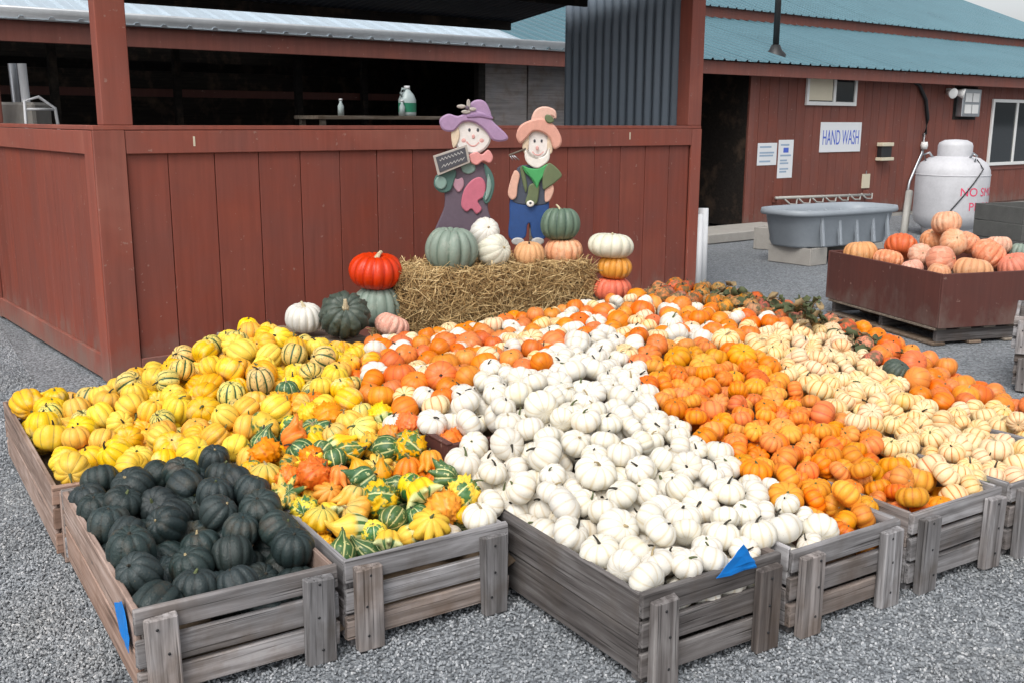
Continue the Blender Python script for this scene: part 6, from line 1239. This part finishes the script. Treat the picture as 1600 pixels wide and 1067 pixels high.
# ------------------------------------------------------------------ straw bale
BLA = rad(27)
BLX, BLY = Vector((math.cos(BLA), math.sin(BLA), 0)), Vector((-math.sin(BLA), math.cos(BLA), 0))
BLO = Vector((-.61, 5.70, .22))
BLL, BLD, BLH = 1.24, .46, .42
def bale_pt(a, b, z=0.0): return BLO + a * BLX + b * BLY + Vector((0, 0, z))
bale = empty('straw_bale', BLO, BLA)
tag(bale, 'rectangular straw bale carrying the large pumpkins', 'straw bale')
def straw_mat():
    t = NT('straw')
    r = t.attr('tone')
    c = t.ramp(r, [(0, (.17, .10, .04)), (.35, (.36, .23, .095)), (.7, (.52, .36, .16)), (1, (.70, .53, .28))])
    return t.fin(c, .7, 0, .3)
def straw_core():
    t = NT('packed straw')
    n = t.noise(t.coord((6, 40, 40)), 1.5, 6, .7, .5)
    n2 = t.noise(t.coord((1, 1, 1)), 30, 5, .7, .8)
    c = t.ramp(t.math('ADD', t.math('MULTIPLY', n, .5), t.math('MULTIPLY', n2, .5)), [(.3, (.07, .045, .022)), (.5, (.22, .14, .07)), (.7, (.40, .28, .14))])
    t.bump(n2, .9, .02)
    return t.fin(c, .85, 0, .2)
bm = bmesh.new()
bmesh.ops.create_cube(bm, size=1)
bmesh.ops.subdivide_edges(bm, edges=bm.edges, cuts=10, use_grid_fill=True)
for v in bm.verts:
    p = Vector((v.co.x * BLL, v.co.y * BLD, v.co.z * BLH))
    e = [max(0, abs(v.co[k]) - .40) / .1 for k in range(3)]
    s = sum(sorted(e)[-2:]) - 1
    if s > 0:
        p *= 1 - .03 * s
    p += Vector([noise.noise(p * 6 + Vector((k * 9, 0, 0))) for k in range(3)]) * .022
    tw = min(abs(p.x + .25), abs(p.x - .25))
    p.z *= 1 - .035 * math.exp(-(tw / .05) ** 2)
    v.co = p
me = bpy.data.meshes.new('core'); bm.to_mesh(me); bm.free()
me.polygons.foreach_set('use_smooth', [True] * len(me.polygons))
obj('core', me, straw_core(), bale, (BLL / 2, BLD / 2, BLH / 2))
vs, fs, tone = [], [], []
q = random.Random(3)
for i in range(9000):
    f = q.choice(['front'] * 4 + ['top'] * 3 + ['left', 'left', 'right'])
    a, b, cc = q.random(), q.random(), q.random()
    if f == 'front': p = Vector((a * BLL, -.005 - q.random() ** 3 * .03, cc * BLH)); nrm = Vector((0, -1, 0))
    elif f == 'top': p = Vector((a * BLL, b * BLD, BLH + q.random() ** 3 * .03)); nrm = Vector((0, 0, 1))
    elif f == 'left': p = Vector((-.005 - q.random() ** 3 * .03, b * BLD, cc * BLH)); nrm = Vector((-1, 0, 0))
    else: p = Vector((BLL + .005 + q.random() ** 3 * .03, b * BLD, cc * BLH)); nrm = Vector((1, 0, 0))
    d = Vector((q.gauss(0, 1), q.gauss(0, 1), q.gauss(0, .75)))
    d -= nrm * d.dot(nrm) * q.uniform(.45, 1.0)
    if d.length < .05: continue
    d.normalize()
    L = q.uniform(.04, .17)
    w = q.uniform(.0012, .0028)
    s = d.cross(nrm + Vector((q.uniform(-.5, .5), q.uniform(-.5, .5), q.uniform(-.5, .5)))).normalized() * w
    mid = p + nrm * q.uniform(.0, .010)
    b0 = len(vs)
    up_ = nrm * w
    for pt in (p - d * L / 2, mid, p + d * L / 2 + nrm * q.uniform(-.01, .02)):
        vs += [tuple(pt - s), tuple(pt + up_), tuple(pt + s)]
    for k in (0, 3):
        fs += [(b0 + k, b0 + k + 1, b0 + k + 4, b0 + k + 3), (b0 + k + 1, b0 + k + 2, b0 + k + 5, b0 + k + 4)]
    tn = q.random()
    tone += [tn] * 9
me = mesh('straw', vs, fs)
at = me.attributes.new('tone', 'FLOAT', 'POINT'); at.data.foreach_set('value', tone)
so = obj('loose_straw', me, straw_mat(), bale); so['kind'] = 'stuff'
for xq in (BLL / 2 - .25, BLL / 2 + .25):
    obj('twine', tube([(xq, -.012, .02), (xq, -.016, BLH / 2), (xq, -.006, BLH - .01), (xq, .03, BLH - .004), (xq, BLD - .03, BLH - .004), (xq, BLD + .006, BLH - .01)], .004, 6), M['twine'], bale)
def riser(name, org, ang, sx, sy, h, label):
    """low open platform of boards on bearers"""
    e = empty(name, org, ang)
    tag(e, label, 'platform')
    for k in range(3):
        part('bearer', e, M['pallet'], 0, sx, k * (sy - .06) / 2, k * (sy - .06) / 2 + .06, 0, h - .021, .003)
    n = max(3, int(sx / .13))
    for k in range(n):
        part('deck_board', e, M['pallet'], k * sx / n + .004, (k + 1) * sx / n - .004, 0, sy, h - .02, h, .003)
riser('bale_platform', Vector((BLO.x, BLO.y, 0)) + BLX * .03 + BLY * .03, BLA, BLL - .06, BLD - .04, .205, 'low board platform under the straw bale')
riser('pumpkin_platform', C2W(1.12, 2.45, 0), CA, .66, .55, .355, 'low board platform under the red pumpkin stack')

# ------------------------------------------------------------------ large pumpkins
BIG = {}
def bigmesh(key, **kw):
    if key not in BIG:
        BIG[key] = gourd_mesh('large_pumpkin', **kw)
    return BIG[key]
SHAPES = {
    'flat': dict(ribs=14, depth=.13, asp=.66, dimple=.12, seg=5, rings=20, lump=.02, seed=201),
    'round': dict(ribs=14, depth=.10, asp=.78, dimple=.10, seg=5, rings=20, lump=.025, seed=202),
    'tall': dict(ribs=12, depth=.05, asp=.95, dimple=.06, seg=5, rings=20, lump=.03, seed=203),
    'deep': dict(ribs=12, depth=.17, asp=.84, dimple=.13, seg=6, rings=20, lump=.02, seed=204),
    'disc': dict(ribs=12, depth=.08, asp=.52, dimple=.10, seg=5, rings=18, lump=.02, seed=205),
    'wart': dict(ribs=12, depth=.12, asp=.80, dimple=.08, seg=8, rings=30, lump=.04, wart=.18, seed=206),
}
def large(shape, mk, loc, dia, label, tilt=(0, 0), stem='thick', sm='tan', spin=0.0, sc=1.0, nm='large_pumpkin', grp=None):
    me = bigmesh(shape, **SHAPES[shape])
    qt = (Matrix.Rotation(tilt[1], 3, 'Z') @ Matrix.Rotation(tilt[0], 3, 'X') @ Matrix.Rotation(spin, 3, 'Z')).to_quaternion()
    o = fruit(nm, me, K[mk], loc, qt, dia, STEMS[stem][int(spin * 7) % len(STEMS[stem])], ST[sm], top_of(me))
    tag(o, label, 'pumpkin', grp)
    return o
def hh(shape, dia): return SHAPES[shape]['asp'] * .5 * dia * .97
# stack left of the bale
p = pxw(590, 472, 5.75); d = .29
large('round', 'sage', Vector((p.x, p.y, .355 + hh('round', d))), d, 'grey green pumpkin under the bright red one', spin=.3, stem='stub')
z2 = .355 + 2 * hh('round', d)
p = pxw(587, 415, 5.75)
large('flat', 'red', Vector((p.x, p.y, z2 + hh('flat', .325) - .012)), .325, 'bright red flattened pumpkin on top of the left stack', (rad(6), 1.0), sm='straw', spin=.6)
p = pxw(475, 497, 5.45); large('round', 'bwhite', Vector((p.x, p.y, p.z)), .205, 'large white pumpkin left of the dark green one', (rad(8), .4), sm='straw', spin=1.1)
p = pxw(538, 493, 5.38); large('wart', 'dkgreen', Vector((p.x, p.y, p.z)), .265, 'dark green warty pumpkin tipped towards the viewer by the bale', (rad(52), rad(15)), sm='straw', spin=.2)
p = pxw(613, 510, 5.48); large('flat', 'pink', p, .19, 'salmon pumpkin half hidden at the foot of the bale', (rad(25), 2.0), spin=.9, stem='stub')
# on the bale
ZB = BLO.z + BLH - .008
def on_bale(px, py, back, dia, shape, mk, label, tilt=(0, 0), dz=0.0, **kw):
    best = min((abs((lambda P: 800 + 1610 * (P - Vector((0, 0, EYE))).dot(_r2) / (P - Vector((0, 0, EYE))).dot(_f))(bale_pt(a / 100, back, BLH)) - px), a / 100) for a in range(-10, 135))
    P = bale_pt(best[1], back)
    return large(shape, mk, Vector((P.x, P.y, ZB + hh(shape, dia) + dz)), dia, label, tilt, **kw)
on_bale(706, 395, .17, .305, 'deep', 'sage', 'big grey green deep ribbed pumpkin on the bale’s left end', (rad(5), .6), stem='stub', sm='tan', spin=.4)
on_bale(772, 398, .16, .20, 'tall', 'ivory', 'ivory pumpkin lying on the bale beside the grey green one', (rad(70), rad(50)), dz=.012, stem='stub', spin=.2)
on_bale(757, 366, .22, .18, 'tall', 'bwhite', 'white pumpkin resting on top of the ivory one', (rad(60), rad(20)), dz=.125, stem='stub', spin=.7)
on_bale(826, 398, .14, .20, 'round', 'tanp', 'tan orange pumpkin in the middle of the bale', (rad(4), .2), dz=.0, stem='short', sm='dark', spin=.1)
on_bale(880, 393, .16, .245, 'flat', 'pink', 'pale salmon ribbed pumpkin under the tall stemmed green one', (rad(3), .2), stem='stub', spin=.5)
on_bale(874, 352, .17, .245, 'deep', 'green', 'green ribbed pumpkin with tall stem on the salmon one', (rad(4), 2.6), dz=2 * hh('flat', .245) - .012, stem='long', sm='straw', spin=.3)
# stack right of the bale
p = pxw(958, 452, 6.22)
e = riser('pumpkin_platform', Vector((p.x - .15, p.y - .08, 0)), BLA, .4, .38, p.z - .085, 'low board platform at the right end of the bale')
large('flat', 'rosy', Vector((p.x, p.y + .05, p.z - .085 + hh('flat', .24))), .24, 'rosy red pumpkin at the bottom of the right stack', (rad(4), .2), stem='stub', spin=.2)
zb = p.z - .085 + 2 * hh('flat', .24) - .01
large('flat', 'tanp', Vector((p.x + .01, p.y + .05, zb + hh('flat', .215))), .215, 'orange tan pumpkin in the middle of the right stack', (rad(4), 1.2), stem='stub', spin=.8)
zb += 2 * hh('flat', .215) - .01
large('disc', 'ivory', Vector((p.x - .015, p.y + .05, zb + hh('disc', .29))), .29, 'flat ivory pumpkin on top of the right stack', (rad(5), 2.2), stem='short', sm='straw', spin=1.4)

# ------------------------------------------------------------------ painted wooden scarecrow figures
def flatm(name, col, var=.22):
    return simple(name, col, .6, var, 26, .35, .003)
FM = {k: flatm('figure ' + k, c) for k, c in dict(lilac=(.33, .21, .34), lilac2=(.25, .15, .27), face=(.68, .64, .60), pinkc=(.62, .26, .24), plum=(.105, .075, .10), teal=(.06, .13, .11), sage=(.20, .30, .26), pinkh=(.46, .12, .17), rose=(.40, .22, .27), slate=(.055, .055, .065), frame=(.38, .34, .30), straw=(.62, .50, .36), peach=(.58, .29, .22), peach2=(.62, .38, .30), beard=(.70, .66, .60), skin=(.62, .36, .27), green=(.05, .30, .09), olive=(.11, .14, .065), navy=(.02, .05, .16), blue=(.015, .06, .20), shirt=(.05, .06, .085), chalk=(.45, .44, .42), cheek=(.62, .33, .30)).items()}
KP = .00396
def smoothpoly(pts, n=5):
    out = []
    L = len(pts)
    for i in range(L):
        p0, p1, p2, p3 = [Vector((*pts[(i + k) % L], 0)) for k in (-1, 0, 1, 2)]
        for s in range(n):
            t = s / n
            out.append(.5 * ((2 * p1) + (-p0 + p2) * t + (2 * p0 - 5 * p1 + 4 * p2 - p3) * t * t + (-p0 + 3 * p1 - 3 * p2 + p3) * t ** 3))
    return [(v.x, v.y) for v in out]
def ell(cx, cy, rx, ry, n=14): return [(cx + rx * math.cos(2 * PI * i / n), cy + ry * math.sin(2 * PI * i / n)) for i in range(n)]
def cut(name, parent, mat, pts, y0, th=.02, cx=735, sm=True, puff=.006):
    """sawn board piece with rounded front edge; outline given in figure units"""
    P = smoothpoly(pts) if sm else pts
    xy = [((a - cx) * KP, (362 - b) * KP) for a, b in P]
    n = len(xy)
    mx, mz = sum(a for a, _ in xy) / n, sum(b for _, b in xy) / n
    vs = []
    # rings: back, front edge, inset front
    def inset(k):
        out = []
        for i in range(n):
            a, b = Vector(xy[i - 1]), Vector(xy[(i + 1) % n])
            t = (b - a)
            nn = Vector((-t.y, t.x)).normalized() if t.length > 1e-6 else Vector((0, 0))
            p = Vector(xy[i])
            c = Vector((mx, mz)) - p
            out.append(p + nn * (k * sgn))
        return out
    area = sum(xy[i][0] * xy[(i + 1) % n][1] - xy[(i + 1) % n][0] * xy[i][1] for i in range(n))
    sgn = 1 if area > 0 else -1
    b = min(puff, .25 * math.sqrt(abs(area) / 2))
    for p in xy: vs.append((p[0], y0, p[1]))
    for p in xy: vs.append((p[0], y0 - th + b * .7, p[1]))
    for p in inset(b): vs.append((p.x, y0 - th, p.y))
    fs = [tuple(range(n))]
    for k in (0, n):
        for i in range(n):
            j = (i + 1) % n
            fs.append((k + i, k + j, k + n + j, k + n + i))
    fs.append(tuple(2 * n + i for i in range(n)))
    me = mesh(name, vs, fs)
    bm = bmesh.new(); bm.from_mesh(me)
    bmesh.ops.triangulate(bm, faces=[f for f in bm.faces if len(f.verts) > 4])
    bmesh.ops.recalc_face_normals(bm, faces=bm.faces)
    bm.to_mesh(me); bm.free()
    return obj(name, me, mat, parent)
FB = pxw(735, 362, 6.45)
wf = empty('scarecrow_figure', (FB.x, FB.y, FB.z), rad(8))
tag(wf, 'painted wooden scarecrow woman in lilac hat holding a sign', 'scarecrow')
def wc(n, m, p, y, th=.02, **k): return cut(n, wf, FM[m], p, y, th, 735, **k)
part('stake', wf, M['pallet'], -.02, .02, .001, .02, -FB.z, .1)
wc('dress', 'plum', [(702, 262), (730, 252), (760, 258), (768, 285), (762, 325), (776, 364), (765, 372), (690, 372), (678, 362), (694, 322), (694, 285)], 0, .03)
wc('sleeve', 'teal', [(700, 262), (712, 268), (708, 285), (702, 298), (688, 300), (678, 290), (680, 276), (690, 268)], -.028, .022)
wc('sleeve', 'teal', [(756, 256), (768, 270), (772, 290), (766, 312), (758, 318), (754, 306), (762, 290), (758, 272)], -.028, .02)
wc('cuff', 'sage', ell(688, 285, 9, 10), -.051, .012)
wc('cuff', 'sage', [(762, 272), (767, 290), (762, 308), (757, 312), (759, 296), (760, 285)], -.049, .008)
wc('apron_heart', 'pinkh', [(724, 298), (736, 282), (750, 277), (758, 288), (756, 306), (746, 314), (752, 326), (744, 334), (736, 326), (728, 330), (720, 320)], -.031, .014)
wc('pocket_heart', 'rose', [(706, 276), (714, 280), (722, 278), (724, 290), (716, 300), (708, 290)], -.031, .012)
wc('collar', 'sage', [(722, 258), (738, 254), (742, 266), (732, 272), (722, 268)], -.031, .01)
wc('face', 'face', ell(737, 214, 30, 28, 18), -.012, .035, puff=.012)
wc('neckerchief', 'pinkc', [(732, 243), (744, 238), (752, 242), (762, 235), (769, 246), (764, 255), (754, 252), (744, 258), (735, 254)], -.05, .018)
wc('hair', 'straw', [(706, 205), (714, 198), (718, 212), (714, 226), (708, 232), (705, 218)], -.049, .008)
wc('hat_brim', 'lilac', [(687, 190), (700, 181), (716, 184), (736, 176), (756, 180), (772, 195), (791, 213), (789, 221), (770, 221), (757, 206), (740, 194), (722, 194), (708, 207), (692, 205)], -.044, .028, puff=.01)
wc('hat_crown', 'lilac', [(730, 184), (734, 167), (743, 160), (755, 161), (763, 171), (767, 188), (750, 186)], -.028, .024, puff=.01)
wc('hat_band', 'lilac2', [(730, 182), (748, 180), (766, 184), (767, 189), (748, 186), (730, 187)], -.0725, .006)
for (a, b, r1, r2) in ((720, 170, 7, 3), (731, 166, 3, 7), (737, 174, 6, 3), (727, 178, 7, 3)):
    wc('hat_flower_petal', 'frame', ell(a, b, r1, r2, 8), -.0735, .008)
wc('hat_flower_center', 'plum', ell(729, 172, 3, 3, 8), -.0818, .006)
for a in (733, 746): wc('eye', 'slate', ell(a, 205, 2, 2.8, 8), -.0472, .004)
wc('nose', 'cheek', ell(739, 215, 2.4, 3.4, 8), -.0472, .006)
for a in (724, 752): wc('cheek', 'cheek', ell(a, 221, 3.6, 3.2, 8), -.0472, .0022)
wc('smile', 'cheek', [(728, 222), (734, 227), (741, 228), (748, 223), (742, 230), (734, 229.5)], -.0472, .0025)
sgn_ = wc('sign_frame', 'frame', [(676, 244), (728, 227), (733, 254), (683, 274)], -.074, .012, sm=False, puff=.002)
wc('sign_board', 'slate', [(680, 246), (725, 231), (729, 252), (686, 269)], -.0865, .004, sm=False, puff=.001)
def stroke(x0, y0, x1, y1, amp, n, ph):
    up_, dn = [], []
    for i in range(n + 1):
        t = i / n
        x = x0 + (x1 - x0) * t; y = y0 + (y1 - y0) * t + amp * math.sin(i * 2.1 + ph)
        up_.append((x, y - .7)); dn.append((x, y + .7))
    return up_ + dn[::-1]
for a in ((686, 250, 722, 238, 2.2, 22, 0), (689, 260, 724, 247.5, 2.0, 20, 1)):
    cut('sign_scrawl', wf, FM['chalk'], stroke(*a), -.0908, .0015, 735, False, .0003)
FB2 = pxw(832, 362, 6.52)
mf = empty('scarecrow_figure', (FB2.x, FB2.y, FB2.z), rad(4))
tag(mf, 'painted wooden scarecrow man with white beard, peach hat and blue trousers', 'scarecrow')
def mc(n, m, p, y, th=.02, **k): return cut(n, mf, FM[m], p, y, th, 824, **k)
part('stake', mf, M['pallet'], -.02, .02, .001, .02, -FB2.z, .1)
mc('trousers', 'blue', [(790, 308), (818, 312), (847, 308), (848, 340), (844, 372), (824, 372), (820, 350), (815, 352), (811, 372), (787, 372), (787, 340)], 0, .028)
mc('shirt', 'shirt', [(799, 262), (822, 257), (846, 262), (852, 285), (848, 316), (820, 320), (792, 314), (798, 290)], -.002, .03)
mc('arm', 'skin', [(794, 266), (802, 272), (799, 290), (797, 306), (790, 311), (784, 303), (786, 288)], -.03, .02)
mc('arm', 'skin', [(845, 288), (854, 288), (856, 298), (850, 312), (843, 314), (842, 300)], -.03, .02)
mc('jacket', 'olive', [(842, 262), (850, 254), (868, 271), (860, 282), (846, 292), (839, 294), (838, 276)], -.05, .014)
mc('strap', 'olive', [(803, 262), (808, 262), (814, 288), (812, 300), (807, 284)], -.033, .01)
mc('neckerchief', 'green', [(806, 258), (818, 262), (832, 262), (847, 255), (842, 270), (834, 282), (829, 293), (823, 280), (812, 270)], -.04, .016)
mc('tie', 'olive', [(818, 288), (832, 286), (832, 304), (828, 318), (812, 317), (815, 302)], -.034, .016)
mc('pouch', 'beard', ell(819, 317, 6, 5, 10), -.051, .01)
mc('pouch_knob', 'slate', ell(819, 316, 2, 2, 8), -.0612, .003)
mc('face', 'face', ell(830, 225, 18, 24, 16), -.012, .034, puff=.012)
mc('beard', 'beard', [(811, 232), (818, 242), (830, 246), (842, 242), (848, 230), (848, 248), (838, 258), (828, 262), (816, 256), (810, 246)], -.046, .014)
mc('hair', 'straw', [(810, 214), (816, 210), (815, 232), (810, 240), (806, 228)], -.0462, .008)
mc('hair', 'straw', [(846, 212), (852, 216), (853, 236), (847, 240), (845, 226)], -.0462, .008)
mc('hat_brim', 'peach', [(796, 213), (801, 198), (816, 189), (836, 186), (855, 196), (866, 214), (865, 227), (855, 232), (848, 216), (836, 207), (822, 206), (810, 218), (802, 224)], -.05, .026, puff=.01)
mc('hat_crown', 'peach2', [(820, 192), (823, 177), (832, 169), (845, 168), (857, 174), (858, 186), (851, 182), (846, 186), (848, 194), (834, 190)], -.036, .022, puff=.009)
mc('hat_tassel', 'olive', [(842, 180), (850, 182), (854, 190), (846, 193), (840, 187)], -.0765, .01)
for a in (825, 836): mc('eye', 'slate', ell(a, 220, 1.7, 2.6, 8), -.0472, .004)
mc('nose', 'cheek', ell(829, 231, 2.4, 3.6, 8), -.0605, .006)
mc('smile', 'cheek', [(821, 236), (826, 240), (833, 240), (839, 236), (834, 242), (826, 242)], -.0605, .003)
for a in (800, 832): mc('boot', 'chalk', ell(a, 377, 10, 6, 10), -.004, .04)
stk_ = obj('rake_handle', tube([(-.155, -.055, .475), (-.05, -.055, .515)], .006, 8), M['pallet'], mf)
for k in range(3):
    obj('rake_tine', tube([(-.15 + .012 * k, -.055, .475), (-.13 + .02 * k, -.056, .445)], .003, 6), M['steel'], mf)

# ------------------------------------------------------------------ maroon bin of salmon pumpkins on its pallet
bo = Vector((2.9, 6.87, 0))
BINA = rad(17)
bn = empty('pumpkin_bin', (bo.x, bo.y, .125), BINA)
tag(bn, 'maroon plywood bin full of salmon pumpkins at right', 'bin')
S_, HB = 1.34, .375
part('front_panel', bn, M['binred'], 0, S_, 0, .02, 0, HB, .004, .001)
part('side_panel', bn, M['binred'], 0.0005, .02, .0215, S_ - .0215, 0, HB, .004, .001)
part('side_panel', bn, M['binred'], S_ - .02, S_ - .0005, .0215, S_ - .0215, 0, HB, .004, .001)
part('back_panel', bn, M['binred'], 0, S_, S_ - .02, S_, 0, HB, .004, .001)
part('floor_panel', bn, M['pallet'], .022, S_ - .022, .022, S_ - .022, .004, .02)
part('false_floor', bn, M['pallet'], .022, S_ - .022, .022, S_ - .022, .17, .185)
pl = empty('pallet', (bo.x, bo.y, 0), BINA)
tag(pl, 'weathered wooden pallet under the maroon bin', 'pallet')
for k in range(7):
    part('deck_board', pl, M['pallet'], -.0 + k * .205, .1 + k * .205, .04, S_ - .04, .104, .122, .003)
for k in range(3):
    part('stringer', pl, M['greyd'], .04, S_ - .04, .06 + k * .6, .10 + k * .6, .02, .103, .003)
for k in range(5):
    part('bottom_board', pl, M['pallet'], 0 + k * .3, .1 + k * .3, .04, S_ - .04, .001, .019, .003)
# pixel x, y, depth, diameter, shape, skin, tilt, label
BINP = [
    (1479, 349, 7.95, .235, 'round', 'pink', 12, 'salmon pumpkin crowning the pile in the maroon bin'),
    (1408, 386, 8.05, .255, 'round', 'rosy', 40, 'rosy red pumpkin high on the bin pile’s left slope'),
    (1458, 375, 8.1, .22, 'round', 'pink', 20, 'salmon pumpkin just below the crowning one, left side'),
    (1490, 379, 7.8, .21, 'tall', 'pink', 60, 'salmon pumpkin just below the crowning one, middle'),
    (1512, 380, 8.0, .20, 'round', 'pink', 30, 'salmon pumpkin just below the crowning one, right side'),
    (1438, 399, 7.75, .20, 'tall', 'pink', 70, 'salmon pumpkin on its side in the bin pile’s middle'),
    (1344, 396, 8.0, .28, 'flat', 'tanp', 6, 'tan flattened pumpkin in the bin’s far left corner'),
    (1388, 406, 7.85, .235, 'flat', 'pink', 15, 'salmon pumpkin by the bin’s left rim'),
    (1470, 407, 7.55, .22, 'tall', 'pink', 75, 'salmon pumpkin lying in the bin pile’s front'),
    (1520, 423, 7.45, .29, 'flat', 'tanp', 10, 'wide tan orange pumpkin at the bin’s front rim'),
    (1467, 428, 7.42, .18, 'round', 'pink', 12, 'small salmon pumpkin at the bin’s front corner'),
    (1545, 397, 7.75, .26, 'round', 'pink', 35, 'salmon pumpkin on the bin pile’s right slope'),
    (1560, 384, 8.05, .22, 'flat', 'pink', 10, 'salmon flattened pumpkin at the back of the bin’s right slope'),
    (1585, 417, 7.6, .24, 'round', 'rosy', 30, 'rosy red pumpkin at the right picture edge of the bin'),
    (1596, 396, 8.0, .19, 'deep', 'sage', 10, 'grey green pumpkin at the right picture edge of the bin'),
    (1425, 420, 7.62, .17, 'round', 'pink', 20, 'small salmon pumpkin tucked behind the bin’s left rim'),
]
for i, (a, b, dep, dia, shp, mk, tl, lab) in enumerate(BINP):
    p = pxw(a, b, dep)
    large(shp, mk, p, dia * .98, lab, (rad(tl), rnd.uniform(0, 6.28)), stem='stub', sm='tan', spin=i * .37, grp='pumpkins in the maroon bin')

# ------------------------------------------------------------------ dried vines and the stray dark squash along the heap's back edge
p = pxw(1400, 583, 4.62)
large('round', 'dkgreen', Vector((p.x, p.y, p.z + .01)), .135, 'single dark green squash between the cream and orange heaps', (rad(35), 1.0), stem='stub', sm='dark', nm='dark_squash')
vine_m = [simple('dry brown vine', (.13, .09, .045), .85, .3, 10, .4), simple('withered green leaf', (.07, .085, .035), .8, .35, 8, .4), simple('dry tan leaf', (.28, .20, .10), .85, .3, 8, .4)]
q = random.Random(21)
VN = [(1268, 492, 5.25, 'thickest withered vine tuft in the gap of the back edge'), (1235, 478, 5.5, 'withered vine tuft just left of the thickest one'), (1180, 468, 5.7, 'withered vine lying on weathered pumpkins, middle of back edge'), (1105, 462, 5.9, 'withered vine lying on weathered pumpkins near the stand end'), (1335, 525, 5.05, 'withered vine right of the thickest tuft beside orange pumpkins'), (1360, 550, 4.95, 'withered vine lowest on the back edge by the dark squash')]
for n_, (a, b, dep, lab) in enumerate(VN):
    p = pxw(a, b, dep)
    e = empty('dried_vine', p)
    tag(e, lab, 'vine', 'withered vines on the heap')
    for k in range(5 if n_ else 8):
        ang = q.uniform(0, 6.28)
        pts = [Vector((0, 0, -.02))]
        d = Vector((math.cos(ang), math.sin(ang), q.uniform(.1, .9)))
        for s in range(6):
            d = (d + Vector((q.uniform(-.6, .6), q.uniform(-.6, .6), q.uniform(-.55, .2)))).normalized()
            pts.append(pts[-1] + d * q.uniform(.018, .035))
        obj('runner', tube(pts, [.006, .005, .005, .004, .004, .003, .003], 6), vine_m[0], e)
        for s in (2, 4, 6):
            L = q.uniform(.025, .05)
            vs, fs = [], []
            for i in range(4):
                for j in range(4):
                    x_, y_ = (i / 3 - .5) * L * 1.5, (j / 3 - .5) * L * (1.2 - abs(i / 3 - .5))
                    vs.append((x_, y_, q.uniform(-.25, .25) * L + 1.8 * y_ * y_ / L))
            for i in range(3):
                for j in range(3):
                    c0 = i * 4 + j
                    fs.append((c0, c0 + 4, c0 + 5, c0 + 1))
            lf = obj('leaf', mesh('leaf', vs, fs, True), vine_m[q.choice([1, 1, 2])], e, pts[s], (q.uniform(-.8, .8), q.uniform(-.8, .8), q.uniform(0, 6.28)))
            lf.modifiers.new('thick', 'SOLIDIFY').thickness = .0015
